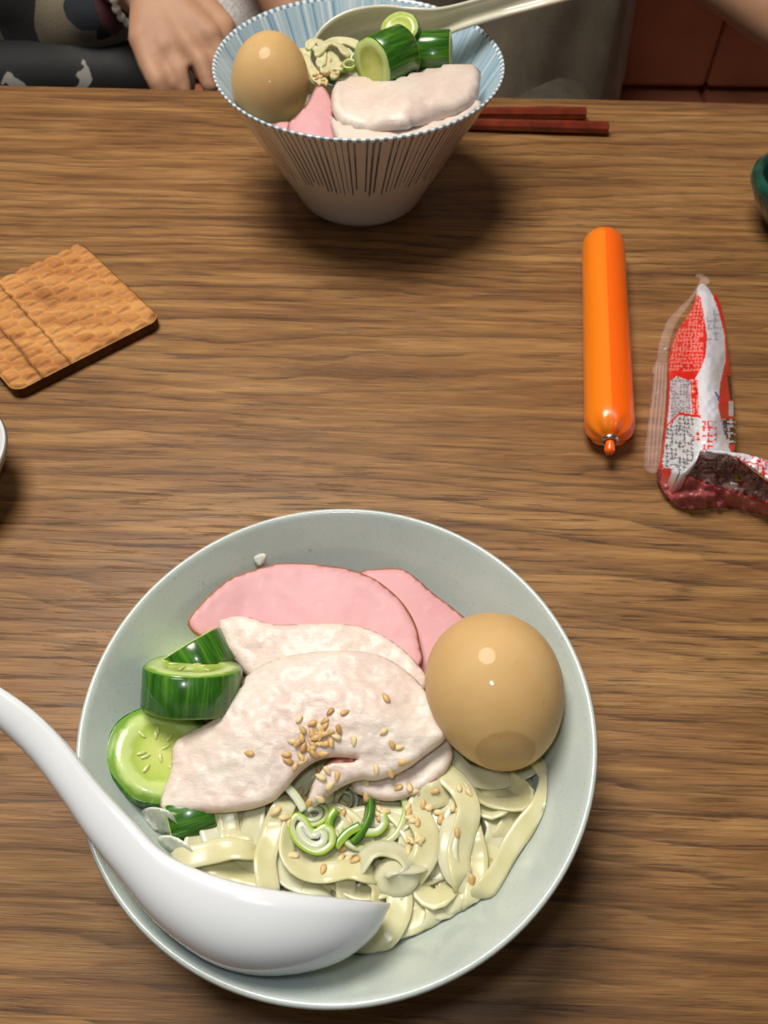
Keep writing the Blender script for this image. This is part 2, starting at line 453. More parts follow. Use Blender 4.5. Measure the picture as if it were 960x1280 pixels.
def m_leather():
    t = NT('brown_leather'); v = t.coord(); f = t.noise(v, 12, 4); g = t.noise(v, 420, 3)
    t.set(t.ramp(f, [(0.3, (176, 112, 84)), (0.7, (196, 128, 98))]), 0.42, spec=0.4); t.bump(g, 0.3, 0.001)
    return t.m
def m_pattern():
    t = NT('patterned_cloth'); v = t.coord(rot=(0.3, 0.4, 0.5))
    nz = t.n('ShaderNodeTexNoise'); nz.inputs['Scale'].default_value = 9; t.l(v, nz.inputs['Vector'])
    ad = t.n('ShaderNodeVectorMath', operation='MULTIPLY_ADD'); t.l(nz.outputs['Color'], ad.inputs[0]); ad.inputs[1].default_value = (0.07, 0.07, 0.07); t.l(v, ad.inputs[2])
    vo = t.n('ShaderNodeTexVoronoi'); vo.inputs['Scale'].default_value = 24; t.l(ad.outputs[0], vo.inputs['Vector'])
    sx = t.n('ShaderNodeSeparateColor'); t.l(vo.outputs['Color'], sx.inputs[0])
    c = t.ramp(sx.outputs[0], [(0.0, (22, 22, 26)), (0.30, (112, 101, 90)), (0.52, (34, 40, 50)), (0.66, (190, 186, 174)), (0.78, (84, 36, 42)), (0.86, (128, 118, 96))], 'CONSTANT')
    t.set(c, 0.75, sheen=0.2); t.bump(t.noise(t.coord(), 500, 2), 0.3, 0.001)
    return t.m
def m_black_floral():
    t = NT('black_floral_cloth'); v = t.coord(); f = t.noise(v, 16, 3, 0.5, 1.0)
    c = t.ramp(f, [(0.0, (20, 20, 22)), (0.55, (28, 28, 30)), (0.60, (150, 148, 142))], 'CONSTANT')
    return t.set(c, 0.7)
def m_olive():
    t = NT('olive_grey_cloth'); v = t.coord(scale=(1, 1, 0.4)); f = t.noise(v, 22, 4, 0.6)
    t.set(t.ramp(f, [(0.3, (84, 76, 62)), (0.7, (116, 106, 88))]), 0.7, sheen=0.25); t.bump(t.noise(t.coord(), 600, 2), 0.3, 0.001)
    return t.m
def m_skin():
    t = NT('skin'); v = t.coord(); f = t.noise(v, 30, 3)
    return t.set(t.ramp(f, [(0.3, (190, 144, 114)), (0.7, (204, 158, 128))]), 0.6, sss=0.15, ssr=(0.01, 0.004, 0.002))
def m_porcelain():
    t = NT('white_porcelain'); f = t.noise(t.coord(), 30, 2)
    return t.set(t.ramp(f, [(0.3, (226, 230, 234)), (0.7, (232, 236, 238))]), 0.2, coat=0.4, coatr=0.05)

def m_rim():
    t = NT('dotted_rim_glaze'); tc = t.n('ShaderNodeTexCoord'); sp = t.n('ShaderNodeSeparateXYZ'); t.l(tc.outputs['Object'], sp.inputs[0])
    x = t.math('MULTIPLY', t.math('ARCTAN2', sp.outputs[1], sp.outputs[0]), 110 / (2 * math.pi))
    w_ = t.math('ABSOLUTE', t.math('SUBTRACT', t.math('FRACT', x), 0.5))
    c = t.mix(t.ramp(w_, [(0.20, 0.0), (0.30, 1.0)]), (228, 238, 242), (124, 152, 172))
    return t.set(c, 0.2, coat=0.3, coatr=0.08)
ST_RIM = m_rim()
WOOD = m_wood_table(); CELADON = m_bowl_grey(); ST_IN = stripes('blue_striped_glaze', True); ST_OUT = stripes('brushed_stripe_glaze', False)
CREAM = plain('cream_glaze', (222, 216, 204), 0.25, 0.03, coat=0.3)
EGG1, EGG2 = m_egg(True), m_egg(False)
NOOD = m_noodle(); NOOD2 = m_noodle('noodle_pale', (222, 219, 178), (234, 232, 202)); MEAT = m_meat(); HAM = m_ham()
CSKIN, CFLESH = m_cuke_skin(), m_cuke_flesh(); CSEED = plain('cucumber_seed', (208, 218, 134), 0.2, 0.05, coat=0.4)
SCAL = m_scallion(); COAST = m_coaster()
SES = [plain('sesame_light', (232, 210, 158), 0.4, 0.06, 400), plain('sesame_tan', (216, 180, 118), 0.4, 0.06, 400), plain('sesame_toast', (196, 152, 92), 0.4, 0.06, 400)]
PORC = m_porcelain(); CREAMSPOON = plain('ivory_porcelain', (226, 222, 200), 0.2, 0.02, coat=0.4)
BROTH = plain('broth', (204, 192, 132), 0.06, 0.05, coat=0.5)
LACQ = plain('red_lacquer', (112, 42, 24), 0.22, 0.2, 80, coat=0.5)
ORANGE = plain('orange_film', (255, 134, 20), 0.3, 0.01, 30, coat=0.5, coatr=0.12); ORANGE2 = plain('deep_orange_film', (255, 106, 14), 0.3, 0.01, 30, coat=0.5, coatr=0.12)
ALU = plain('aluminium', (200, 202, 205), 0.28, 0.05, metal=1.0)
LEATHER = m_leather(); PATT = m_pattern(); FLORAL = m_black_floral(); OLIVE = m_olive(); SKIN = m_skin()
WHITEKNIT = plain('white_knit', (240, 236, 228), 0.8, 0.15, 300)
HAIR = plain('dark_hair', (32, 24, 20), 0.5, 0.2)
GREENGL = plain('dark_green_glaze', (22, 72, 60), 0.15, 0.25, 60, coat=0.6)
DARKIN = plain('dark_sauce', (30, 20, 26), 0.1, 0.1)
CLEAR = m_film('clear_bead', (235, 230, 225), 0.55, 0.05)
WALLM = plain('plaster', (150, 130, 112), 0.8, 0.04); FLOORM = plain('dark_floor', (74, 58, 46), 0.6, 0.1, 8)
GREYGL = plain('grey_brown_glaze', (120, 114, 100), 0.3, 0.1)
TRANSL = plain('translucent_cabbage', (228, 232, 214), 0.15, 0.05, 90, sss=0.4, ssr=(0.006, 0.006, 0.005), coat=0.5)
FILM = m_film('pinkish_clear_film', (240, 214, 206), 0.12, 0.08)
#==SETTING==
# ---------------------------------------------------------------- the setting
def box_vf(x0, x1, y0, y1, z0, z1):
    V = [(x0, y0, z0), (x1, y0, z0), (x1, y1, z0), (x0, y1, z0), (x0, y0, z1), (x1, y0, z1), (x1, y1, z1), (x0, y1, z1)]
    return V, [[0, 3, 2, 1], [4, 5, 6, 7], [0, 1, 5, 4], [1, 2, 6, 5], [2, 3, 7, 6], [3, 0, 4, 7]]
def box(name, x0, x1, y0, y1, z0, z1, mat, parent=None, bev=0.0, seg=3):
    V, Fs = box_vf(x0, x1, y0, y1, z0, z1)
    o = mesh(name, V, Fs, mat, parent, bev > 0)
    if bev > 0:
        bm = bmesh.new(); bm.from_mesh(o.data)
        bmesh.ops.bevel(bm, geom=list(bm.edges), offset=bev, segments=seg, profile=0.5, affect='EDGES')
        bm.to_mesh(o.data); bm.free()
        o.data.polygons.foreach_set('use_smooth', [True] * len(o.data.polygons))
    return o
FLZ = -0.72
tag(box('floor', -2.2, 2.2, -1.2, 2.2, FLZ - 0.05, FLZ, FLOORM), 'dark floor under the table', 'floor', kind='structure')
tag(box('wall_back', -2.2, 2.2, 1.62, 1.70, FLZ, 1.9, WALLM), 'plain wall behind the leather bench', 'wall', kind='structure')

# table
tb = empty('dining_table', (0, 0.306, FLZ)); tag(tb, 'brown oak dining table carrying the two noodle bowls', 'table')
top = box('tabletop', -0.72, 0.72, -0.377, 0.377, -0.034, 0.0, WOOD, None, 0.003, 2)
rot = Matrix.Rotation(-0.0176, 4, 'Z')
top.matrix_basis = Matrix.Translation((0, 0.306, 0)) @ rot
top.parent = tb; top.matrix_parent_inverse = Matrix.Translation(tb.location).inverted()
for sx in (-0.66, 0.66):
    for sy in (-0.03, 0.64):
        box('leg', sx - 0.03, sx + 0.03, sy - 0.03 - 0.0176 * sx, sy + 0.03 - 0.0176 * sx, FLZ, -0.0335, WOOD, tb, 0.004, 2)
# bench
bn = empty('leather_bench', (0, 1.2, FLZ)); tag(bn, 'reddish brown leather booth bench behind the far side of the table', 'bench')
xs = [-1.55, -1.02, -0.49, 0.04, 0.448, 0.98, 1.50]
for a, b in zip(xs, xs[1:]):
    box('seat_cushion', a + 0.0006, b - 0.0006, 0.80, 1.30, -0.40, -0.275, LEATHER, bn, 0.010, 3)
    p = box('back_panel', a + 0.0006, b - 0.0006, 1.220, 1.38, -0.268, 0.38, LEATHER, bn, 0.008, 3)
box('bench_base', -1.55, 1.50, 0.86, 1.36, FLZ, -0.398, plain('bench_plinth', (50, 34, 26), 0.6, 0.1), bn, 0.004, 2)

# ---------------------------------------------------------------- near bowl
BC = Vector((-0.0149, 0.1224, 0)); RIMZ = 0.073
def wall_r(z):   # inner radius of the near bowl
    zs = [0.010, 0.0135, 0.020, 0.030, 0.040, 0.050, 0.060, 0.072, 0.09]; rs = [0.0, 0.036, 0.0485, 0.0590, 0.0663, 0.0730, 0.0796, 0.0872, 0.0985]
    return float(np.interp(z, zs, rs))
def fit_near(X, p, m=0.0008):
    d = Vector((X.x - BC.x, X.y - BC.y)); r = d.length; R = wall_r(X.z) - m
    if r <= R or X.z > RIMZ: return X
    if p is not None:
        z = X.z
        for _ in range(60):
            z += 0.0006; Y = at(p.x, p.y, z)
            if math.hypot(Y.x - BC.x, Y.y - BC.y) <= wall_r(z) - m: return Y
    k = R / r
    return Vector((BC.x + d.x * k, BC.y + d.y * k, X.z))
inner = [(wall_r(z), z) for z in (0.0715, 0.066, 0.060, 0.055, 0.050, 0.045, 0.040, 0.035, 0.030, 0.025, 0.020, 0.0165, 0.0135)] + [(0.03, 0.0118), (0.018, 0.0105), (0, 0.010)]
prof = [(0, 0.004), (0.030, 0.004), (0.0315, 0.0005), (0.0325, 0), (0.0365, 0), (0.0375, 0.001), (0.038, 0.006), (0.044, 0.0095), (0.054, 0.0175), (0.0635, 0.0285), (0.072, 0.041), (0.080, 0.0535), (0.0868, 0.0645), (0.0897, 0.0705), (0.0901, 0.0722), (0.0896, 0.0733), (0.0886, 0.0735), (0.0877, 0.0727)] + inner
nb = lathe('noodle_bowl', prof, CELADON, None, 128, BC)
tag(nb, 'speckled pale grey green noodle bowl nearest the camera', 'bowl')
br = mesh('broth', *lathe_vf([(0, 0.0005), (0.04, 0.0004), (0.060, 0.0002), (wall_r(0.0405) - 0.0012, 0.0), (wall_r(0.0385) - 0.0012, -0.002), (0, -0.004)], 64), BROTH)
br.location = BC + Vector((0, 0, 0.0405)); tag(br, 'clear yellowish broth pooled between the noodles in the near bowl', 'broth', kind='stuff')

# ---------------------------------------------------------------- far bowl
FC = Vector((-0.0199, 0.5462, 0)); FR, FH = 0.0909, 0.0921
def wall_f(z): return float(np.interp(z, [0.009, 0.012, 0.03, 0.0915, 0.13], [0.0, 0.036, 0.052, 0.0886, 0.112]))
def fit_far(X, p, m=0.0008):
    d = Vector((X.x - FC.x, X.y - FC.y)); r = d.length; R = wall_f(X.z) - m
    if r <= R or X.z > FH: return X
    k = R / r
    return Vector((FC.x + d.x * k, FC.y + d.y * k, X.z))
fp_out = [(0, 0.003), (0.034, 0.003), (0.036, 0.0), (0.0395, 0.0), (0.0425, 0.002), (0.0450, 0.006), (0.0475, 0.012), (0.0540, 0.024), (0.0640, 0.043), (0.0740, 0.062), (0.0840, 0.0800), (0.0898, 0.0902)]
fp_in = [(0.0898, 0.0902), (0.0909, 0.0918), (0.0905, 0.0926), (0.0895, 0.0926)] + [(wall_f(z), z) for z in (0.0910, 0.08, 0.07, 0.06, 0.05, 0.04, 0.03, 0.02, 0.012)] + [(0.02, 0.0095), (0, 0.009)]
Vo, Fo = lathe_vf(fp_out, 160); Vi, Fi = lathe_vf(fp_in, 160)
fb = mesh('striped_noodle_bowl', Vo + Vi, Fo + [[k + len(Vo) for k in f] for f in Fi], [ST_OUT, ST_IN, ST_RIM])
for i, p in enumerate(fb.data.polygons):
    if max(p.vertices) >= len(Vo): p.material_index = 1 if max(p.vertices) >= len(Vo) + 160 * 5 else 2
bm = bmesh.new(); bm.from_mesh(fb.data); bmesh.ops.remove_doubles(bm, verts=bm.verts, dist=1e-6); bmesh.ops.recalc_face_normals(bm, faces=bm.faces); bm.to_mesh(fb.data); bm.free()
fb.location = FC
tag(fb, 'tall flared bowl with blue striped inside and dark brushed stripes outside, across the table', 'bowl')

# ---------------------------------------------------------------- eggs
def egg(name, mat, px, py, z, a, c, axis, roll=0.0, fat=0.10):
    V, Fs = lathe_vf([(a * math.sin(t) * (1 + fat * math.cos(t)), -c * math.cos(t)) for t in [math.pi * k / 40 for k in range(41)]], 64)
    V = [(0 if False else v[0], v[1], v[2]) for v in V]
    o = mesh(name, V, Fs, mat)
    q = Vector(axis).normalized().to_track_quat('Z', 'Y')
    o.matrix_basis = Matrix.Translation(at(px, py, z)) @ q.to_matrix().to_4x4() @ Matrix.Rotation(roll, 4, 'Z')
    return o
e1 = egg('marinated_egg', EGG1, 619, 863, 0.0700, 0.0246, 0.0282, (-0.26, 0.93, 0.25), 0.0, -0.07)
_b = BVHTree.FromPolygons([e1.matrix_basis @ v.co for v in e1.data.vertices], [list(p.vertices) for p in e1.data.polygons])
_h = _b.ray_cast(EYE, ray(632, 946).normalized())[0]
EGG1.node_tree.nodes['spot'].inputs[1].default_value = e1.matrix_basis.inverted() @ _h
tag(e1, 'whole tan marinated egg in the near grey bowl', 'egg')
e2 = egg('marinated_egg', EGG2, 338, 99, 0.086, 0.0240, 0.0268, (0.1, 0.55, 0.80), 0.0, 0.06)
tag(e2, 'whole tan marinated egg in the far striped bowl', 'egg')

# ---------------------------------------------------------------- ham and chicken, near bowl
ham_r = sheet('ham_slice', [(450, 713), (467, 710), (500, 709), (521, 721), (542, 740), (575, 765), (600, 792), (575, 835), (530, 850), (490, 820), (455, 770), (440, 735)],
    [(450, 713, .0575), (500, 709, .059), (542, 740, .0575), (580, 770, .0555), (530, 850, .052), (480, 780, .055)], 0.0022, HAM, None, 6, fit=fit_near)
tag(ham_r, 'partly hidden pink ham slice behind the egg in the near bowl', 'ham')
ham_l = sheet('ham_slice', [(234, 780), (240, 765), (259, 744), (288, 721), (322, 709), (351, 702), (392, 703), (434, 709), (463, 719), (483, 732), (504, 752), (519, 777), (525, 802), (527, 830), (490, 850), (400, 830), (300, 812), (252, 796)],
    [(234, 780, .0630), (259, 744, .0632), (322, 709, .0625), (392, 703, .0625), (463, 719, .0622), (519, 777, .0620), (527, 825, .0595), (400, 770, .0600), (300, 780, .0585), (400, 830, .056), (300, 812, .0565), (330, 740, .0598)], 0.0024, HAM, None, 6, amp=0.0003, fit=fit_near)
tag(ham_l, 'large pink ham slice with brown rind leaning on the near bowl wall', 'ham')
ck_back = sheet('chicken_slice', [(272, 785), (274, 771), (305, 766), (338, 776), (380, 776), (430, 776), (463, 783), (497, 802), (526, 831), (536, 856), (500, 885), (440, 880), (330, 870), (309, 845), (292, 822), (280, 806)],
    [(272, 780, .0620), (305, 766, .0635), (380, 776, .0650), (463, 783, .0650), (526, 831, .0640), (536, 860, .0620), (440, 885, .0600), (330, 870, .0590), (400, 820, .0655), (300, 820, .0610)], 0.0050, MEAT, None, 5, amp=0.0005, nscale=0.08)
tag(ck_back, 'smaller pale chicken slice tucked behind the large one in the near bowl', 'chicken')
ck_low = sheet('chicken_slice', [(440, 985), (472, 997), (501, 997), (534, 982), (559, 960), (567, 935), (550, 915), (500, 935), (450, 960)],
    [(440, 985, .0555), (501, 997, .0560), (559, 960, .0575), (567, 935, .0580), (500, 940, .0560)], 0.0045, MEAT, None, 5, amp=0.0003, nscale=0.09)
tag(ck_low, 'small pink edged chicken slice showing below the large slice', 'chicken')
ck_front = sheet('chicken_slice', [(309, 839), (338, 822), (380, 812), (430, 809), (472, 814), (501, 829), (522, 847), (538, 868), (550, 890), (561, 890), (567, 895), (562, 906), (556, 922), (534, 939), (505, 960), (472, 972), (450, 972), (430, 979), (409, 992), (394, 1005), (384, 1001), (388, 981), (399, 962), (412, 951), (440, 949), (444, 945), (420, 943), (398, 947), (376, 961), (355, 985), (338, 1000), (305, 1010), (255, 1014), (207, 1015), (198, 997), (211, 960), (214, 930), (226, 916), (263, 897), (284, 877), (301, 852)],
    [(309, 839, .0660), (380, 812, .0690), (472, 814, .0690), (538, 868, .0685), (565, 895, .0680), (534, 939, .0655), (472, 972, .0620), (394, 1005, .0590), (399, 950, .0640), (355, 985, .0615), (255, 1014, .0590), (200, 1005, .0585), (214, 925, .0620), (263, 897, .0655), (430, 880, .0715), (330, 910, .0690), (480, 900, .0705)], 0.0055, MEAT, None, 4.5, amp=0.0007, nscale=0.06)
tag(ck_front, 'large torn chicken breast slice sprinkled with sesame, on top in the near bowl', 'chicken')
shred = sheet('chicken_shred', [(404, 955), (418, 945), (440, 944), (448, 950), (430, 956), (412, 960)], [(404, 955, .0600), (448, 950, .0620), (425, 945, .0610)], 0.002, plain('browned_meat', (170, 96, 76), 0.35, 0.15, 300, sss=0.2), None, 4)
tag(shred, 'reddish brown shred of meat in the tear of the large chicken slice', 'meat')

# ---------------------------------------------------------------- cucumbers
def cucumber(name, c, axis, r, h, label, seeds=0, rs=1, r2=None, group=None):
    root = empty(name, c); tag(root, label, 'cucumber', group)
    q = Vector(axis).normalized().to_track_quat('Z', 'Y')
    M = Matrix.Translation(c) @ q.to_matrix().to_4x4()
    rnd = random.Random(rs); n = 48
    lob = [1 + 0.025 * math.sin(3 * 2 * math.pi * k / n + rs) + 0.012 * math.sin(7 * 2 * math.pi * k / n + 2 * rs) for k in range(n)]
    def ring(rad, z): return [(rad * lob[k] * math.cos(2 * math.pi * k / n), rad * lob[k] * math.sin(2 * math.pi * k / n), z) for k in range(n)]
    def loft(rings, cap0=False, cap1=False):
        V = [p for g in rings for p in g]; Fs = []
        for i in range(len(rings) - 1):
            for k in range(n): Fs.append([i * n + k, i * n + (k + 1) % n, (i + 1) * n + (k + 1) % n, (i + 1) * n + k])
        if cap0: Fs.append(list(range(n))[::-1])
        if cap1: Fs.append(list(range((len(rings) - 1) * n, len(rings) * n)))
        return V, Fs
    def put(nm, vf, mat):
        o = mesh(nm, vf[0], vf[1], mat); o.matrix_basis = M; o.parent = root; o.matrix_parent_inverse = Matrix.Translation(root.location).inverted(); return o
    b = r2 or r
    put('skin', loft([ring(b * 0.955, -h / 2 + 0.0003), ring(b, -h / 2 + 0.001), ring((r + b) / 2, 0), ring(r, h / 2 - 0.001), ring(r * 0.955, h / 2 - 0.0003), ring(r * 0.90, h / 2 - 0.0012), ring(b * 0.9, -h / 2 + 0.0012), ring(b * 0.955, -h / 2 + 0.0003)]), CSKIN)
    fl = put('flesh', loft([ring(0.0008, -h / 2), ring(b * 0.6, -h / 2), ring(b * 0.96, -h / 2), ring(r * 0.96, h / 2), ring(r * 0.62, h / 2 + 0.0001), ring(r * 0.55, h / 2 - 0.0004), ring(r * 0.3, h / 2 - 0.0003), ring(0.0008, h / 2 - 0.0002)], True, True), CFLESH)
    for k in range(seeds):
        a = 2 * math.pi * k / seeds + rnd.uniform(-0.5, 0.5); rr = r * rnd.uniform(0.10, 0.50)
        V, Fs = lathe_vf([(0.0007 * math.sin(t), -0.0018 * math.cos(t)) for t in [math.pi * j / 8 for j in range(9)]], 8)
        o = mesh('seed', [(v[2], v[0], v[1] * 0.6) for v in V], Fs, CSEED)
        o.matrix_basis = M @ Matrix.Translation((rr * math.cos(a), rr * math.sin(a), h / 2)) @ Matrix.Rotation(a + rnd.uniform(-.3, .3), 4, 'Z')
        o.parent = fl; o.matrix_parent_inverse = M.inverted()
    return root
def vdir(px, py): return -ray(px, py).normalized()
v1 = vdir(195, 945)
cucumber('cucumber_slice', at(199, 945, .0535), v1 + Vector((0.06, 0.30, 0.02)), 0.0188, 0.010, 'round cucumber slice showing its seedy face, beside the spoon handle', 14, 3)
cucumber('cucumber_slice', at(239, 857, .0640), UP * 0.97 + vdir(239, 855) * 0.06 + RT * 0.06, 0.0178, 0.0155, 'thick cucumber chunk lying dark green skin toward the camera in the near bowl', 8, 5)
cucumber('cucumber_slice', at(244, 828, .0535), UP * 0.86 - RT * 0.51 - vdir(244, 828) * 0.06, 0.0155, 0.0145, 'cucumber piece half hidden behind the thick chunk in the near bowl', 0, 8)
cucumber('cucumber_slice', at(238, 1018, .0470), Vector((0.9, 0.35, -0.1)), 0.0110, 0.016, 'dark cucumber piece peeking out under the large chicken slice', 0, 2)

# ---------------------------------------------------------------- noodles, near bowl
NL = [
 ([(563, 950), (582, 968), (612, 973), (644, 967), (668, 955)], .0500, 0.15, 0.2),
 ([(587, 981), (601, 997), (623, 1004), (650, 1004), (656, 992), (640, 978)], .0510, 0.7, 0.2),
 ([(592, 998), (612, 1014), (626, 1008)], .0495, 0.3, 0.3),
 ([(610, 1010), (621, 1036), (612, 1062), (604, 1080)], .0470, 0.2, 0.5),
 ([(596, 1072), (625, 1066), (640, 1060)], .0475, 0.4, 0.2),
 ([(677, 957), (686, 975), (676, 1008), (655, 1035), (637, 1062), (622, 1092), (606, 1112)], .0555, 0.2, 0.9),
 ([(662, 1062), (650, 1092), (622, 1119), (596, 1136), (575, 1138), (566, 1122), (570, 1105)], .0490, 0.55, -0.7),
 ([(590, 1040), (597, 1070), (596, 1097), (592, 1126)], .0515, -0.15, 0.3),
 ([(556, 966), (576, 986), (586, 1012), (580, 1040), (573, 1067), (576, 1094)], .0545, 0.1, 0.5),
 ([(566, 1022), (559, 1062), (566, 1090), (584, 1106)], .0530, -0.2, 0.5),
 ([(549, 992), (530, 1000), (523, 1018), (533, 1042), (532, 1067), (519, 1088)], .0535, 0.35, -0.4),
 ([(524, 1092), (527, 1114), (544, 1125), (562, 1112)], .0500, 0.5, 0.2),
 ([(452, 1080), (462, 1066), (480, 1061), (501, 1067), (514, 1085), (508, 1101), (490, 1106), (477, 1096), (486, 1084), (512, 1082)], .0545, 0.75, 0.2),
 ([(455, 1092), (472, 1108), (472, 1130), (464, 1146)], .0515, 0.75, 0.2),
 ([(498, 1103), (499, 1135), (487, 1162), (468, 1181), (448, 1192)], .0510, 0.3, 0.5),
 ([(537, 1120), (545, 1148), (530, 1171), (500, 1182), (468, 1186)], .0475, 0.45, 0.3),
 ([(514, 1106), (513, 1138), (505, 1155)], .0490, 0.3, 0.2),
 ([(505, 1150), (490, 1165), (475, 1168)], .0460, 0.2, 0.2),
 ([(319, 1003), (317, 1030), (311, 1056), (306, 1080)], .0510, -0.1, 0.3),
 ([(354, 1010), (345, 1028), (337, 1052), (331, 1076), (335, 1108)], .0545, 0.15, 0.4),
 ([(228, 1074), (258, 1067), (287, 1061), (312, 1063)], .0545, 0.25, 0.3),
 ([(258, 1012), (266, 1044), (276, 1066)], .0505, 0.2, 0.6),
 ([(281, 1008), (287, 1041), (287, 1064)], .0515, -0.2, 0.4),
 ([(303, 1010), (304, 1036), (299, 1056)], .0505, 0.2, -0.4),
 ([(250, 1028), (243, 1056), (236, 1080)], .0500, 0.3, 0.3),
 ([(262, 1080), (296, 1090), (330, 1098)], .0495, 0.2, 0.3),
 ([(366, 1020), (358, 1058), (366, 1079), (383, 1090), (407, 1091), (436, 1087), (456, 1091)], .0540, 0.45, -0.3),
 ([(345, 1064), (352, 1085), (375, 1102), (400, 1110)], .0505, 0.4, 0.2),
 ([(431, 1092), (433, 1120), (438, 1140)], .0495, 0.2, 0.4),
 ([(404, 1098), (396, 1114), (388, 1128)], .0490, 0.2, 0.3),
 ([(372, 1012), (390, 1040), (430, 1058), (470, 1050)], .0480, 0.1, 0.3),
 ([(400, 1070), (440, 1072), (480, 1045), (510, 1020)], .0480, 0.2, 0.3),
 ([(500, 1005), (512, 1040), (505, 1075)], .0490, 0.2, 0.5),
 ([(545, 1040), (548, 1070), (540, 1095)], .0485, 0.1, 0.4),
 ([(420, 1030), (450, 1055), (495, 1060)], .0490, 0.2, 0.3),
 ([(640, 975), (655, 1000), (640, 1030), (628, 1050)], .0470, 0.3, 0.3),
 ([(355, 1000), (372, 1030), (380, 1062)], .0485, 0.3, 0.4),
 ([(402, 1000), (396, 1030), (410, 1060)], .0475, -0.2, 0.4),
 ([(470, 1000), (500, 1020), (520, 1050)], .0490, 0.2, 0.5),
 ([(556, 1000), (545, 1030), (552, 1060)], .0500, -0.3, 0.4),
 ([(600, 985), (640, 990), (662, 975)], .0475, 0.2, 0.2),
 ([(420, 1100), (450, 1115), (480, 1110)], .0480, 0.2, 0.4),
 ([(524, 1130), (560, 1135), (585, 1120)], .0470, 0.2, 0.3),
 ([(350, 1085), (385, 1075), (420, 1078)], .0490, -0.2, 0.3),
 ([(630, 1000), (650, 1020), (652, 1050), (640, 1075)], .0480, -0.1, 0.4),
]
near_bvh = []
NLAB = {0: 'broad noodle strand lying along the underside of the near egg', 1: 'folded noodle loop just below the near egg', 5: 'long noodle strand running down the right wall of the near bowl',
 6: 'noodle strand curling back at the lower end of the long right wall strand', 8: 'broad noodle strand running down from the small lower chicken slice', 12: 'coiled noodle ring just above the tip of the near spoon',
 14: 'noodle strand hanging down just right of the near spoon tip', 15: 'lowest curved noodle strand near the bottom wall of the near bowl', 19: 'upright noodle strand between the spoon and the heart shaped scallion slice',
 20: 'level noodle strand beside the neck of the near spoon', 26: 'noodle strand curving round below the heart shaped scallion slice'}
for i, (pts, z, tl, tw) in enumerate(NL):
    n = len(pts)
    P = [(x, y, z + 0.0012 * math.sin(1.7 * k + i * 2.1)) for k, (x, y) in enumerate(pts)]
    for e0, e1, pos in ((0, 1, 0), (-1, -2, len(P) + 1)):   # both ends dive under the neighbours
        dx, dy = P[e0][0] - P[e1][0], P[e0][1] - P[e1][1]; q = 17 / max(1, math.hypot(dx, dy))
        P.insert(pos, (P[e0][0] + dx * q, P[e0][1] + dy * q, P[e0][2] - 0.0065))
        if pos == 0: e0 = 1
    o = ribbon('noodle', P, 0.0082 + 0.0009 * math.sin(i * 3.3), 0.0014, NOOD if i % 3 else NOOD2, None, tl, tw, wob=0.35, seed=i, fit=fit_near)
    tag(o, NLAB.get(i, 'flat pale yellow noodle strand in the near grey bowl'), 'noodle', 'noodles in the near bowl'); near_bvh.append(o)
# uncountable tangle underneath
def tangle(name, C, R, z0, z1, n, fitf, seed, label, wd=0.0080, ymax=None):
    rnd = random.Random(seed); Vs, Fs_ = [], []
    for k in range(n):
        a = rnd.uniform(0, 6.28); rr = R * math.sqrt(rnd.random()) * 0.9
        c = Vector((C.x + rr * math.cos(a), C.y + rr * math.sin(a), rnd.uniform(z0, z1)))
        P = []; h = rnd.uniform(0, 6.28); cv = rnd.uniform(-70, 70)
        for j in range(7):
            P.append(c.copy()); c = c + Vector((math.cos(h), math.sin(h), rnd.uniform(-.15, .15))) * 0.006; h += cv * 0.006
            d = Vector((c.x - C.x, c.y - C.y))
            if d.length > R: c.x, c.y = C.x + d.x / d.length * R, C.y + d.y / d.length * R; h += 1.2
            c.z = min(max(c.z, z0), z1)
        o = ribbon('tmp', P, wd, 0.0017, NOOD, None, rnd.uniform(-.4, .4), rnd.uniform(-.6, .6), 0.003, True, fitf, seed=k)
        b = len(Vs); Vs += [v.co.copy() for v in o.data.vertices]; Fs_ += [[x + b for x in p.vertices] for p in o.data.polygons]
        m = o.data; bpy.data.objects.remove(o); bpy.data.meshes.remove(m)
    o = mesh(name, Vs, Fs_, NOOD)
    return tag(o, label, 'noodles', kind='stuff')
tg = tangle('noodle_tangle', BC, 0.067, 0.038, 0.0485, 150, fit_near, 4, 'tangle of noodles lying under the top strands in the near bowl')

# cabbage scraps
def scrap(pts, ctrl, label, mat=TRANSL, th=0.0014, fitf=fit_near):
    o = sheet('cabbage_scrap', pts, ctrl, th, mat, None, 4, amp=0.0003, nscale=0.12, fit=fitf); tag(o, label, 'cabbage'); return o
scrap([(176, 1014), (190, 1008), (212, 1014), (222, 1032), (214, 1041), (198, 1040), (186, 1030)], [(176, 1014, .052), (222, 1036, .054), (200, 1020, .0565)], 'pale translucent cabbage scrap under the round cucumber slice')
scrap([(196, 1046), (214, 1044), (236, 1056), (240, 1070), (222, 1068), (204, 1058)], [(196, 1046, .051), (240, 1070, .053), (215, 1050, .0545)], 'pale translucent cabbage scrap beside the spoon neck')
scrap([(196, 1100), (206, 1108), (218, 1122), (229, 1132), (222, 1138), (215, 1150), (207, 1140), (203, 1122)], [(196, 1100, .054), (229, 1132, .052), (210, 1140, .055)], 'thin translucent cabbage scrap stuck to the bowl wall under the spoon')
scrap([(168, 1062), (178, 1068), (188, 1082), (196, 1092), (186, 1092), (174, 1078)], [(168, 1062, .058), (190, 1090, .056), (176, 1080, .058)], 'thin translucent cabbage scrap stuck to the bowl wall left of the spoon')
scrap([(316, 698), (324, 691), (333, 692), (331, 702), (322, 708)], [(316, 698, .063), (333, 692, .065), (324, 705, .062)], 'tiny clear scrap stuck to the wall above the large ham slice')
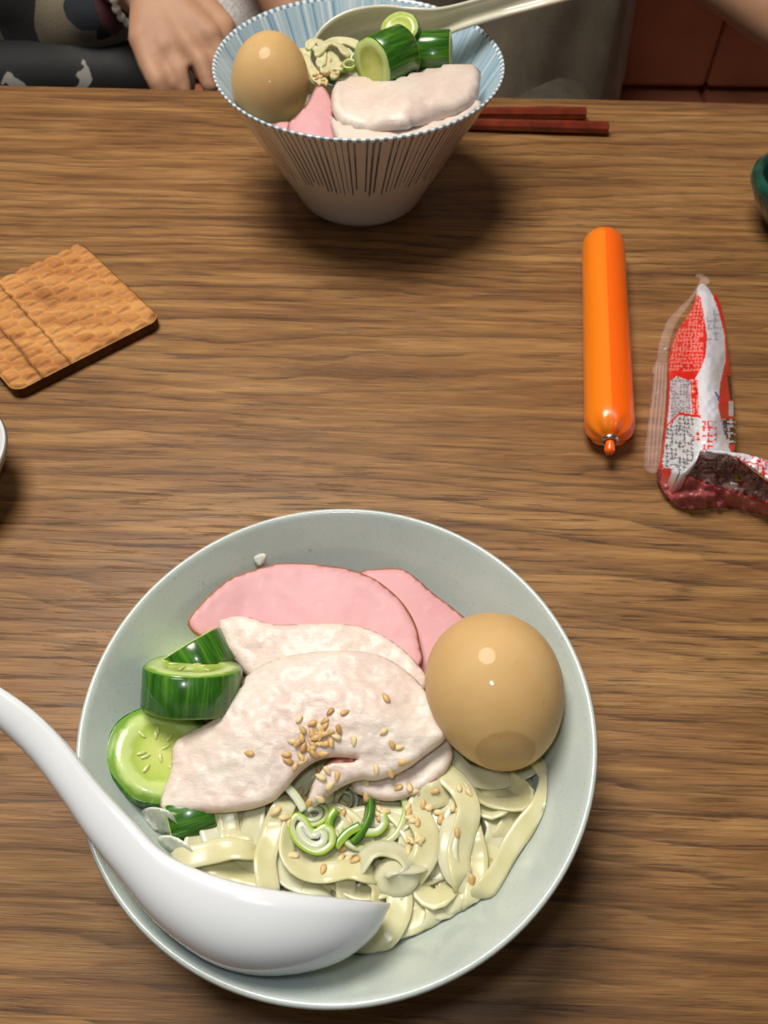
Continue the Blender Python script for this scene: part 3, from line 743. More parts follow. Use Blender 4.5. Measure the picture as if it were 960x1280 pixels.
scrap([(352, 1196), (366, 1192), (378, 1200), (374, 1206), (360, 1204)], [(352, 1196, .050), (378, 1202, .050), (365, 1194, .051)], 'tiny clear scrap on the bowl wall just below the spoon belly')

# ---------------------------------------------------------------- porcelain spoon
ES = Vector((-257, -55)).normalized(); ED = Vector((0.209, -0.978))
def sd(x, y):
    v = Vector((x - 487, y - 1131)); return (v.dot(ES) * 0.000287, v.dot(ED) * 0.000287)
UPP = [sd(*p) for p in [(487, 1131), (480, 1130), (434, 1125), (372, 1117), (309, 1104), (247, 1079), (205, 1042), (164, 1002), (128, 962), (92, 930), (45, 901), (0, 882), (-50, 872), (-105, 868)]]
LOW = [sd(*p) for p in [(487, 1132), (478, 1147), (467, 1162), (434, 1183), (392, 1193), (347, 1194), (305, 1184), (267, 1163), (232, 1135), (200, 1100), (164, 1060), (130, 1018), (92, 976), (45, 938), (0, 914), (-50, 900), (-105, 893)]]
def spoon(name, M, mat, label, wide=1.0):
    us, ud = zip(*sorted((p.x, p.y) for p in catmull([(a, b, 0) for a, b in UPP], False, 8))); ls, ld = zip(*sorted((p.x, p.y) for p in catmull([(a, b, 0) for a, b in LOW], False, 8)))
    L = min(us[-1], ls[-1]); N = 90; n = 22
    V, Fs = [], []; wid = ([0, 0.002, 0.008, 0.02, 0.036, 0.055, 0.072, 0.088, 0.11, 0.14, 0.18], [0.0015, 0.006, 0.0135, 0.0195, 0.0215, 0.0190, 0.0130, 0.0085, 0.0072, 0.0078, 0.0085])
    WX, WY = zip(*[(p.x, p.y) for p in catmull([(a, b, 0) for a, b in zip(*wid)], False, 8)])
    rows = []
    for i in range(N + 1):
        u = i / N; s = L * (u ** 1.35)
        zr = float(np.interp(s, us, ud)); zb = float(np.interp(s, ls, ld)); W = float(np.interp(s, WX, WY)) * wide
        D = max(0.0012, zr - zb); k = min(1, max(0, (s - 0.070) / 0.03))
        t = min(0.0028, W * 0.5); Di = D * ((1 - k) * max(0.3, (1 - 0.0028 / max(D, 0.004))) + k * 0.35)
        row = []
        for j in range(n + 1):
            th = math.pi * j / n; e = 0.85
            row.append((s, -W * math.copysign(abs(math.cos(th)) ** e, math.cos(th)), zr - D * (math.sin(th) ** e)))
        row.append((s, W - t * 0.35, zr + 0.0005)); 
        for j in range(n + 1):
            th = math.pi * (n - j) / n; e = 0.85
            row.append((s, -(W - t) * math.copysign(abs(math.cos(th)) ** e, math.cos(th)), zr - Di * (math.sin(th) ** e)))
        row.append((s, -W + t * 0.35, zr + 0.0005))
        rows.append(row)
    m = len(rows[0])
    V = [p for r in rows for p in r]
    for i in range(N):
        for j in range(m): Fs.append([i * m + j, i * m + (j + 1) % m, (i + 1) * m + (j + 1) % m, (i + 1) * m + j])
    Fs.append(list(range(m))); Fs.append(list(range(N * m, (N + 1) * m)))
    o = mesh(name, V, Fs, mat); o.matrix_basis = M
    tag(o, label, 'spoon'); return o
def basis(T, H, view, flip=1):
    x = (H - T).normalized(); y = (view - x * view.dot(x)).normalized(); z = x.cross(y)
    return Matrix(((x.x, y.x, z.x, T.x), (x.y, y.y, z.y, T.y), (x.z, y.z, z.z, T.z), (0, 0, 0, 1)))
TZ = 0.0685
Tn = at(487, 1131, TZ); 
# neck of the spoon: same px line as the rim of its bowl, a little higher
Hn = at(230, 1076, TZ + 0.013)
Mn = basis(Tn, Hn, ray(345, 1110).normalized())
if Mn.to_3x3().col[2].dot(UP) < 0:
    Mn = Mn @ Matrix.Diagonal((1, -1, -1, 1))
sp1 = spoon('soup_spoon', Mn, PORC, 'white porcelain soup spoon resting in the near bowl with its handle over the rim')
#==SECOND==
# ---------------------------------------------------------------- drop onto what is already there
def bvh_of(objs):
    V, Fs = [], []
    for o in objs:
        b = len(V); M = o.matrix_basis
        V += [M @ v.co for v in o.data.vertices]; Fs += [[x + b for x in p.vertices] for p in o.data.polygons]
    return BVHTree.FromPolygons(V, Fs)
def drop(bv, px, py, dflt=0.05):
    d = ray(px, py).normalized(); h = bv.ray_cast(EYE, d)
    if h[0] is None: return at(px, py, dflt), Vector((0, 0, 1))
    n = h[1]
    if n.dot(d) > 0: n = -n
    return h[0], n
NB = bvh_of([ck_front, ck_back, ck_low, ham_l, ham_r, tg, br, nb] + near_bvh)

# ---------------------------------------------------------------- scallions, near bowl
PALE, LIME, GRN, DGRN = (0.62, 0.68, 0.42, 1), (0.36, 0.52, 0.05, 1), (0.10, 0.26, 0.02, 1), (0.02, 0.10, 0.012, 1)
WHT = (0.66, 0.70, 0.56, 1)
def ring_vf(path, wall, h, colo, coli, closed=True):
    """a slice of a hollow stalk: band of given wall thickness along a 2-D path"""
    P = catmull([(x, y, 0) for x, y in path], closed, 6); P = resample(P, 0.0007, closed); n = len(P)
    V, Fs, Cc = [], [], []
    for i, p in enumerate(P):
        a = P[i - 1] if (closed or i) else P[i]; b = P[(i + 1) % n] if (closed or i < n - 1) else P[i]
        t = (b - a).normalized(); s = Vector((-t.y, t.x, 0))
        for q, (off, z, c) in enumerate(((0, -h / 2, colo), (0, h / 2 - .0002, colo), (0.12, h / 2, colo), (0.5, h / 2 + .0001, tuple((x + y) / 2 for x, y in zip(colo, coli))), (0.9, h / 2, coli), (1, h / 2 - .0003, coli), (1, -h / 2, coli))):
            V.append(p + s * (off * wall) + Vector((0, 0, z))); Cc.append(c)
    m = 7
    for i in range(n if closed else n - 1):
        j = (i + 1) % n
        for q in range(m): Fs.append([i * m + q, i * m + (q + 1) % m, j * m + (q + 1) % m, j * m + q])
    if not closed: Fs.append(list(range(m))); Fs.append(list(range((n - 1) * m, n * m)))
    return V, Fs, Cc
def frame(loc, nrm, spin):
    z = nrm.normalized(); x = (RT - z * RT.dot(z)).normalized(); y = z.cross(x)
    M = Matrix(((x.x, y.x, z.x, loc.x), (x.y, y.y, z.y, loc.y), (x.z, y.z, z.z, loc.z), (0, 0, 0, 1)))
    return M @ Matrix.Rotation(spin, 4, 'Z')
def ell(a, b, n=12, cx=0, cy=0): return [(cx + a * math.cos(2 * math.pi * k / n), cy + b * math.sin(2 * math.pi * k / n)) for k in range(n)]
def scallion(px, py, dz, nrm, spin, rings, label, bv=NB, name='scallion_slice', h=0.0035):
    p, n0 = drop(bv, px, py); loc = p + Vector((0, 0, dz))
    root = empty(name, loc); tag(root, label, 'scallion')
    M = frame(loc, Vector(nrm), spin)
    for (nm, path, wall, co, ci, closed) in rings:
        V, Fs, Cc = ring_vf(path, wall, h, co, ci, closed)
        o = mesh(nm, V, Fs, SCAL, None, True, {'Col': Cc}); o.matrix_basis = M; o.parent = root; o.matrix_parent_inverse = Matrix.Translation(loc).inverted()
    return root
vn = vdir(400, 1040) + Vector((0, 0.1, 0.2))
heart = [(0.0, 0.0005), (-0.0025, 0.0048), (-0.0062, 0.0062), (-0.0088, 0.0025), (-0.0072, -0.0030), (-0.0025, -0.0072), (0.0025, -0.0082), (0.0068, -0.0056), (0.0074, -0.0010), (0.0046, 0.0018), (0.0018, 0.0012)]
scallion(393, 1042, 0.0035, vn, 0.1, [('stalk_wall', heart, 0.0024, LIME, PALE, True), ('inner_layer', [(x * 0.66 - 0.0003, y * 0.66 - 0.0008) for x, y in heart], 0.0026, PALE, WHT, True)], 'bright green heart shaped scallion slice at the centre of the near bowl')
scallion(392, 1021, 0.0015, vn + Vector((0, .3, 0)), 0.3, [('stalk_wall', ell(0.0058, 0.0048), 0.0017, LIME, PALE, True), ('inner_layer', ell(0.0036, 0.0028), 0.0016, PALE, WHT, True)], 'lime green round scallion slice just behind the heart shaped one')
scallion(431, 1004, 0.0025, vn, 0, [('stalk_wall', ell(0.0050, 0.0056), 0.0012, WHT, PALE, True), ('inner_layer', ell(0.0031, 0.0034), 0.0009, (.45, .5, .3, 1), PALE, True)], 'whitish hollow scallion ring under the torn edge of the large chicken slice')
scallion(463, 1030, 0.002, vn, 0, [('stalk_wall', [(-0.0095, -0.0020), (-0.0080, -0.0055), (-0.0030, -0.0078), (0.0030, -0.0068), (0.0085, -0.0030), (0.0112, 0.0040), (0.0100, 0.0100)], -0.0022, (.42, .55, .16, 1), PALE, False), ('inner_layer', [(-0.0020, -0.0050), (0.0030, -0.0045), (0.0062, -0.0010), (0.0058, 0.0030)], 0.0028, LIME, WHT, False)], 'open pale green scallion loop right of the dark green curl')
scallion(451, 1022, 0.004, vn + Vector((.5, 0, 0)), 0, [('leaf', [(0.0012, 0.0082), (0.0024, 0.0040), (0.0018, -0.0010), (-0.0012, -0.0060), (-0.0040, -0.0088)], 0.0022, GRN, DGRN, False)], 'dark green curled scallion strip', name='scallion_curl', h=0.004)
scallion(420, 1033, 0.002, vn, 1.0, [('leaf', [(-0.004, -0.003), (0, 0.001), (0.004, 0.001)], 0.003, GRN, LIME, False)], 'small mid green scallion scrap between the heart slice and the pale ring', name='scallion_scrap')
scallion(439, 1053, 0.001, vn, 0.4, [('leaf', [(-0.005, -0.001), (0, 0.0015), (0.005, 0.002)], 0.003, LIME, GRN, False)], 'small lime green scallion scrap below the dark curl', name='scallion_scrap')
scallion(366, 1004, 0.002, vn, -0.9, [('leaf', [(-0.005, 0), (0, 0.0004), (0.005, 0)], 0.0028, WHT, PALE, False)], 'short white scallion stick left of the heart shaped slice', name='scallion_stick')

# ---------------------------------------------------------------- sesame
def ses_mesh(k):
    V, Fs = lathe_vf([(0.00095 * math.sin(t) * (1 - 0.28 * math.cos(t)) if 0 < j < 8 else 0, -0.0017 * math.cos(t)) for j, t in enumerate([math.pi * j / 8 for j in range(9)])], 8)
    me = bpy.data.meshes.new('sesame_seed'); me.from_pydata([(v[2], v[0], v[1] * 0.68) for v in V], [], Fs); me.materials.append(SES[k])
    me.polygons.foreach_set('use_smooth', [True] * len(me.polygons)); return me
SM = [ses_mesh(k) for k in range(3)]
def seed_at(bv, px, py, label, group, k, lift=0.0, spin=None, scale=1.0):
    p, n = drop(bv, px, py)
    o = bpy.data.objects.new('sesame_seed', SM[k]); COL.objects.link(o)
    n = (n + Vector((random.uniform(-.25, .25), random.uniform(-.25, .25), 0.5))).normalized()
    o.matrix_basis = frame(p + n * (0.0005 + lift), n, random.uniform(0, 6.28) if spin is None else spin) @ Matrix.Scale(scale * random.uniform(1.02, 1.22), 4)
    return tag(o, label, 'sesame', group)
S1 = [(165, 188), (240, 212), (318, 198), (350, 145), (437, 150), (182, 250), (285, 240), (325, 225), (350, 265), (398, 250), (240, 270), (318, 280), (120, 320), (150, 330), (178, 300), (187, 355), (240, 325), (262, 300), (285, 325), (320, 340), (235, 365), (255, 395), (313, 395), (355, 335), (385, 295), (290, 290), (85, 400), (95, 440), (140, 470), (175, 415), (185, 437), (300, 255), (270, 335), (265, 275)]
S2 = [(492, 320), (682, 60), (668, 262), (718, 335), (765, 360), (790, 445), (625, 490), (770, 510), (565, 563), (710, 510), (330, 495), (280, 490), (293, 535), (390, 530), (350, 585), (370, 437), (285, 665), (222, 690)]
S3 = [(172, 620), (162, 655), (190, 665), (30, 735), (75, 780), (135, 775), (100, 805), (175, 745), (355, 775), (340, 745), (432, 695), (425, 755), (465, 805), (515, 655), (565, 650), (625, 675), (678, 745), (660, 790), (630, 755), (640, 725), (760, 600), (825, 595), (815, 715), (818, 752), (825, 780), (850, 800), (875, 812), (938, 718), (885, 912), (828, 915), (818, 968), (403, 915), (425, 965), (415, 1020), (460, 1025), (500, 1035), (130, 1005), (855, 620)]
for i, (u, v) in enumerate(S1):
    seed_at(NB, 340 + u / 4.8, 860 + v / 4.8, 'toasted sesame seed in the little heap on the large chicken slice', 'sesame heap on the chicken', 1 if i % 3 else (2 if i % 2 else 0), 0.0007 if 9 < i < 26 and i % 2 else 0)
for i, (u, v) in enumerate(S2):
    seed_at(NB, 340 + u / 4.8, 860 + v / 4.8, 'single sesame seed scattered on the large chicken slice away from the heap', 'loose sesame on the chicken', i % 2)
seed_at(NB, 312, 942, 'lone sesame seed on the left half of the large chicken slice', None, 1)
for i, (x, y) in enumerate([(340 + u / 4.8, 860 + v / 4.8) for u, v in S3] + [(544, 989), (574, 985), (586, 991), (529, 1005), (534, 1010), (549, 1016), (551, 1024), (566, 1009), (571, 1013), (571, 1041), (513, 1050), (524, 1050), (589, 1100), (510, 1063), (367, 1070), (404, 1087), (344, 1015)]):
    seed_at(NB, x, y, 'sesame seed lying on the noodles of the near bowl', 'sesame on the near noodles', (0, 0, 1)[i % 3])

# ---------------------------------------------------------------- far bowl contents
fham1 = sheet('ham_slice', [(318, 150), (340, 152), (362, 150), (370, 168), (345, 172), (322, 164)], [(318, 150, .078), (362, 150, .080), (345, 172, .080)], 0.002, HAM, None, 5, fit=fit_far)
tag(fham1, 'sliver of pink ham below the egg in the far bowl', 'ham')
fham2 = sheet('ham_slice', [(394, 106), (404, 104), (414, 118), (418, 140), (424, 165), (428, 182), (396, 186), (364, 178), (359, 155), (370, 142), (383, 128)], [(394, 106, .086), (416, 120, .086), (428, 182, .080), (364, 178, .080), (359, 155, .084), (392, 140, .088)], 0.0022, HAM, None, 5, fit=fit_far)
tag(fham2, 'folded pink ham slice between egg and chicken in the far bowl', 'ham')
fck2 = sheet('chicken_slice', [(412, 140), (430, 150), (470, 158), (520, 152), (560, 140), (598, 120), (603, 132), (575, 152), (530, 168), (480, 178), (430, 184), (418, 165)], [(412, 140, .090), (470, 158, .089), (560, 140, .090), (603, 130, .092), (530, 168, .0905), (430, 184, .0895)], 0.005, MEAT, None, 6, fit=fit_far)
tag(fck2, 'lower chicken slice along the front rim of the far bowl', 'chicken')
fck = sheet('chicken_slice', [(415, 105), (428, 94), (454, 88), (476, 96), (502, 90), (538, 79), (568, 75), (599, 78), (601, 96), (597, 118), (577, 131), (546, 144), (502, 153), (459, 157), (428, 150), (415, 131)],
    [(415, 105, .094), (454, 88, .090), (476, 96, .092), (538, 79, .093), (599, 78, .0945), (597, 118, .0945), (546, 144, .094), (459, 157, .091), (415, 131, .0935), (500, 120, .1005), (560, 105, .099)], 0.0075, MEAT, None, 6, amp=0.0008, nscale=0.07)
tag(fck, 'large pale chicken slice lying across the far bowl', 'chicken')
cucumber('cucumber_chunk', at(484, 74, .0985), (-0.60, -0.60, 0.02), 0.0162, 0.026, 'dark cucumber chunk with its cut end toward the camera, centre of the far bowl', 0, 4)
cucumber('cucumber_chunk', at(504, 50, .1000), (-0.30, -0.45, 0.75), 0.0125, 0.020, 'upright cucumber chunk with a pale green cut top in the far bowl', 4, 6)
cucumber('cucumber_chunk', at(537, 66, .0945), (0.95, -0.10, 0.10), 0.0125, 0.027, 'bright green cucumber chunk nearest the right wall of the far bowl', 0, 9)
FN = [([(384, 62), (392, 52), (404, 58), (410, 75), (404, 92)], .089), ([(396, 70), (408, 56), (424, 58), (434, 70)], .091), ([(404, 60), (420, 52), (440, 54), (452, 64), (446, 78)], .090), ([(388, 84), (396, 98), (408, 104)], .087),
      ([(412, 66), (420, 80), (416, 98)], .089), ([(430, 62), (440, 76), (438, 92)], .089), ([(380, 70), (388, 92), (402, 108)], .084), ([(410, 84), (430, 88), (452, 84)], .088), ([(446, 60), (462, 66), (470, 80)], .087), ([(392, 60), (402, 68), (400, 84)], .091)]
fbv = []
for i, (pts, z) in enumerate(FN):
    o = ribbon('noodle', [(x, y, z + 0.001 * math.sin(k * 2 + i)) for k, (x, y) in enumerate(pts)], 0.0064, 0.0021, NOOD, None, 0.3 * math.sin(i * 2), 0.5, wob=0.3, seed=i + 50, fit=fit_far)
    tag(o, 'flat pale yellow noodle strand in the far striped bowl', 'noodle', 'noodles in the far bowl'); fbv.append(o)
tg2 = tangle('noodle_tangle', FC, 0.068, 0.058, 0.076, 70, fit_far, 9, 'tangle of noodles filling the far striped bowl')
FB = bvh_of(fbv + [tg2, fck, fham2])
for i, (x, y) in enumerate([(398, 92), (402, 96), (406, 93), (410, 98), (404, 101), (396, 99), (399, 104), (408, 105), (412, 92), (417, 88), (421, 93), (394, 95), (426, 80), (414, 76)]):
    seed_at(FB, x, y, 'sesame seed on the noodles of the far striped bowl', 'sesame on the far noodles', (0, 1, 2)[i % 3])
scallion(437, 86, 0.002, (0, -.3, 1), 0.3, [('stalk_wall', ell(0.0045, 0.004), 0.0014, LIME, PALE, True)], 'green scallion ring beside the dark cucumber chunk in the far bowl', FB)
scallion(446, 80, 0.003, (0, -.5, 1), 0.9, [('stalk_wall', ell(0.0048, 0.0036), 0.0013, WHT, PALE, True)], 'whitish scallion ring touching the dark cucumber chunk in the far bowl', FB)
scallion(411, 107, 0.002, (0.2, -.3, 1), 0.0, [('leaf', [(-0.004, 0), (0, 0.001), (0.004, 0)], 0.003, GRN, LIME, False)], 'small green scallion scrap at the tip of the ham in the far bowl', FB, 'scallion_scrap')
# far spoon, opening toward the camera
Tf = at(386, 66, .0900); Hf = at(528, 26, .1020)
xf = (Hf - Tf).normalized(); zf = Vector((0.10, -0.80, 0.42)); zf = (zf - xf * zf.dot(xf)).normalized(); yf = zf.cross(xf)
Mf = Matrix(((xf.x, yf.x, zf.x, Tf.x), (xf.y, yf.y, zf.y, Tf.y), (xf.z, yf.z, zf.z, Tf.z), (0, 0, 0, 1)))
Mf = Matrix.Translation(Vector((0.0, 0.012, -0.010))) @ Mf
sp2 = spoon('soup_spoon', Mf, CREAMSPOON, 'ivory soup spoon standing in the far bowl, hollow side toward the camera', 1.0)

# ---------------------------------------------------------------- orange fish sausage
A = at(753, 296, .0128); B = at(762, 545, .0128)
ax = (B - A).normalized(); L = (B - A).length + 0.004; R = 0.0134
root = empty('fish_sausage', A + ax * L * 0.5 - Vector((0, 0, 0.0128))); tag(root, 'shiny orange film wrapped sausage with a metal clip', 'sausage')
sx = ax.cross(Vector((0, 0, 1))).normalized()   # points to the camera's left or right
if sx.x < 0: sx = -sx
sz = Vector((0, 0, 1))
def saus(a0, a1, name, mat, off):
    n = 48; V, Fs = [], []; S = [0.0, 0.001, 0.003, 0.006, 0.010, 0.015] + [0.015 + (L - 0.033) * k / 12 for k in range(1, 13)] + [L - 0.015, L - 0.0115, L - 0.0085, L - 0.006, L - 0.004, L - 0.0022, L - 0.001, L]
    g = [a0 + (a1 - a0) * k / n for k in range(n + 1)]
    for s in S:
        e = min(s, L - s); r = R if e >= 0.013 else R * (0.16 + 0.84 * math.sqrt(max(0, 1 - (1 - e / 0.013) ** 2)))
        pl_ = (0.10 if s > L / 2 else 0.02) * max(0, 1 - e / 0.0095)
        for a in g:
            rr = (r + off) * (1 + pl_ * math.cos(9 * a + 0.4)) 
            V.append(A + ax * (s - 0.001) + sx * (rr * math.cos(a)) + sz * (rr * math.sin(a) * 0.955))
    m = n + 1
    for i in range(len(S) - 1):
        for k in range(n): Fs.append([i * m + k, i * m + k + 1, (i + 1) * m + k + 1, (i + 1) * m + k])
    return mesh(name, V, Fs, mat, root)
saus(0, 2 * math.pi, 'casing', ORANGE, 0.0)
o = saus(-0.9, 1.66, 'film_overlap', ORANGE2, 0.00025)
for E_, d, nm in ((B + ax * 0.0035, ax, 'clip'), (A - ax * 0.0015, -ax, 'clip')):
    up_ = Vector((0, 0, 1)); pts = [E_ + sx * (0.0036 * math.cos(t)) + up_ * (0.0036 * math.sin(t)) for t in [2 * math.pi * k / 24 for k in range(25)]]
    tube(nm, pts, 0.0013, ALU, root, 8)
    tube('film_tail', [E_ - d * 0.002, E_ + d * 0.002, E_ + d * 0.0055 + Vector((0, 0, -0.001)), E_ + d * 0.0075 + Vector((0.0004, 0, -0.0012))], [0.0030, 0.0024, 0.0030, 0.0024], ORANGE2, root, 9)

# ---------------------------------------------------------------- snack wrapper
RED, WHITE, BLACK, BLUE, PINK = s2l((232, 44, 38)), s2l((226, 226, 236)), s2l((34, 26, 30)), s2l((40, 120, 210)), s2l((240, 120, 112))
GREYP = s2l((206, 208, 214))
def hsh(i, j, k):
    v = math.sin(i * 127.1 + j * 311.7 + k * 74.7) * 43758.5453; return v - math.floor(v)
def stroke(x, y, sx_, sy_, seed, th):
    """small printed characters: each cell holds a few short strokes"""
    i, j = math.floor(x / sx_), math.floor(y / sy_); u, v = x / sx_ - i, y / sy_ - j
    if hsh(i, j, seed) < th - 0.3 or u > 0.86 or v > 0.86: return False
    a, b = 0.12 + 0.6 * hsh(i, j, seed + 1), 0.12 + 0.6 * hsh(i, j, seed + 2)
    return abs(u - a) < 0.15 or abs(v - b) < 0.14
pl_red = [(862, 360), (876, 372), (884, 420), (882, 445), (876, 462), (868, 474), (836, 480), (800, 480), (800, 360)]
pl_box1 = [(838, 476), (846, 470), (862, 476), (864, 520), (850, 516), (838, 528)]
pl_box2 = [(834, 532), (850, 518), (872, 522), (876, 556), (868, 572), (852, 592), (820, 596)]
pl_rstr = [(863, 476), (872, 474), (874, 520), (865, 522)]
pl_right = [(888, 362), (900, 372), (912, 400), (926, 440), (940, 520), (940, 580), (914, 565), (905, 540), (898, 510), (900, 480), (907, 450), (906, 420), (897, 385)]
def print_col(x, y, d, top_):
    if not top_: return PINK
    c = WHITE
    if inside(x, y, pl_red):
        c = RED
        if y < 464 and x < 880 - (y - 380) * 0.02 and stroke(x + (y - 400) * 0.12, y, 4.2, 4.6, 3, 0.42): c = s2l((246, 150, 140))
    elif x < 846 and 480 <= y < 532: c = WHITE
    if inside(x, y, pl_box1):
        c = GREYP
        if stroke(x, y, 3.6, 4.2, 8, 0.55): c = s2l((140, 142, 150))
    if inside(x, y, pl_rstr):
        c = RED
        if stroke(x, y, 6, 6, 5, 0.5): c = s2l((246, 170, 160))
    if inside(x, y, pl_box2):
        c = s2l((216, 226, 230))
        if x < 868 and stroke(x, y - (x - 840) * 0.1, 5.2, 5.0, 12, 0.55): c = s2l((112, 116, 124))
        if x > 867 and 538 < y < 552: c = RED if stroke(x, y, 6, 6, 2, 0.4) else c
    if abs(y - (532 - 1.0 * (x - 834) if x < 850 else 517 + 0.15 * (x - 850))) < 1.6 and x < 876: c = RED
    if 878 < x < 896 and 526 < y < 562 and stroke(x, y, 8.5, 7.5, 21, 0.40): c = s2l((236, 84, 70))
    if 884 < x < 902 and 386 < y < 425 and stroke(x, y, 9, 9, 33, 0.62): c = s2l((178, 180, 196))
    # blue swoosh and red side with black and white lettering
    e = 893 + (y - 490) * 0.30 + 2.5 * math.sin((y - 490) * 0.07)
    if 490 < y < 562 and 0 < x - e < 3 + 3 * math.sin((y - 490) / 72 * 3.14): c = BLUE
    if inside(x, y, pl_right): 
        c = RED
        e2 = 900 + 6 * math.sin((y - 470) * 0.05)
        if 470 < y < 500 and x > 909 + (y - 470) * 0.12: c = BLACK if x < 914 + (y - 470) * 0.1 else WHITE
        if 502 < y < 520 and x > 911: c = WHITE if x < 917 else BLACK
        if 524 < y < 556 and x > 903: c = WHITE if stroke(x, y, 9, 9, 41, 0.45) else BLACK
        if y > 530 and x < 906: c = BLUE
    if d < 0.0009 and y > 470 and x < 840: c = RED
    return c
PRINT = m_attr('printed_film', 0.28, coat=0.5, coatr=0.12, spec=0.6)
wr = empty('snack_wrapper', at(866, 500, 0)); tag(wr, 'torn open red and white snack wrapper with clear crimped seam', 'wrapper')
body = [(873, 356), (882, 354), (892, 366), (900, 374), (907, 400), (912, 440), (916, 480), (920, 515), (921, 550), (916, 566), (896, 563), (878, 562), (872, 574), (856, 590), (842, 590), (826, 582), (829, 558), (833, 520), (836, 480), (836, 450), (843, 420), (856, 398), (868, 378)]
bctl = [(876, 356, .010), (895, 372, .006), (908, 405, .006), (916, 480, .008), (921, 550, .012), (914, 566, .030), (878, 562, .034), (856, 590, .026), (826, 582, .012), (833, 520, .008), (836, 460, .007), (845, 418, .006), (862, 388, .008), (880, 400, .020), (878, 440, .027), (886, 480, .031), (862, 480, .022), (860, 530, .026), (890, 530, .034), (905, 500, .022), (900, 430, .016), (850, 560, .022)]
sheet('printed_film', body, bctl, 0.003, PRINT, wr, 1.35, rnd=0.0012, amp=0.0007, nscale=0.07, colf=print_col, floor_z=0.0012, smoothz=0.02)
# torn mouth
def mouth_col(x, y, d, top_):
    v = vnoise(x * 0.16, y * 0.35, 4)
    c = s2l((122, 88, 84)) if v > 0.55 else s2l((92, 40, 42)) if v > 0.35 else s2l((150, 120, 112))
    if y < 585 + (x - 880) * 0.05 and stroke(x, y, 4, 4, 17, 0.5): c = s2l((170, 150, 140))
    if (x - 924) ** 2 + (y - 596) ** 2 < 30: c = s2l((176, 142, 40)) if (x - 924) ** 2 + (y - 596) ** 2 > 8 else BLACK
    if d < 0.0007: c = RED
    return c
sheet('torn_mouth', [(872, 576), (880, 564), (898, 564), (918, 570), (940, 586), (962, 602), (985, 612), (985, 640), (950, 626), (915, 616), (885, 606), (856, 594)], [(880, 564, .032), (918, 570, .030), (962, 602, .026), (985, 620, .022), (950, 626, .014), (885, 606, .016), (856, 594, .022), (915, 595, .018)], 0.0012, m_attr('wrapper_inside', 0.3, coat=0.3), wr, 2.4, amp=0.0016, nscale=0.09, colf=mouth_col)
def flap_col(x, y, d, top_):
    e = 565 + (x - 878) * 0.33
    if y > e + 8: return RED
    return RED if (x > 918 and stroke(x, y - (x - 900) * 0.4, 8, 8, 27, 0.45)) else WHITE
sheet('torn_flap', [(876, 562), (900, 561), (915, 564), (935, 567), (962, 575), (990, 592), (990, 614), (962, 600), (938, 583), (915, 570), (895, 567)], [(876, 562, .0345), (915, 564, .034), (962, 575, .032), (990, 600, .028), (938, 583, .0315), (895, 567, .034)], 0.0010, PRINT, wr, 2.4, amp=0.0008, nscale=0.08, colf=flap_col)
PINKF = m_film('red_tinted_film', (190, 96, 96), 0.62, 0.12)
sheet('lower_film', [(824, 584), (842, 592), (858, 592), (884, 604), (915, 614), (950, 624), (985, 634), (985, 650), (940, 640), (905, 634), (872, 636), (848, 634), (832, 618), (822, 598)], [(824, 584, .010), (858, 592, .020), (915, 614, .014), (985, 634, .012), (985, 650, .003), (905, 634, .003), (848, 634, .003), (822, 598, .005), (870, 612, .015)], 0.0010, PINKF, wr, 3.0, amp=0.0028, nscale=0.10)
# crimped clear seam along the left edge, with ribs
fin_out = [(874, 350), (868, 346), (874, 341), (886, 346), (888, 354), (876, 360), (866, 376), (852, 396), (840, 420), (835, 452), (834, 490), (831, 530), (827, 560), (822, 590), (810, 590), (804, 580), (808, 540), (813, 500), (816, 470), (814, 462), (820, 450), (824, 425), (834, 400), (850, 382), (864, 368)]
sheet('clear_seam', fin_out, [(874, 345, .012), (852, 390, .010), (830, 420, .008), (836, 460, .008), (815, 480, .007), (832, 530, .009), (806, 580, .004), (822, 588, .010)], 0.0005, FILM, wr, 3.0, amp=0.0006, nscale=0.15)
for k in range(4):
    f = (k + 0.5) / 4
    P = [at(836 - 16 * f - 1, 455, .0095), at(834 - 18 * f, 490, .0095), at(831 - 20 * f, 530, .0090), at(826 - 18 * f, 582, .0090 - .004 * f)]
    tube('seam_rib', resample(catmull(P), 0.004), 0.00055, FILM, wr, 6)

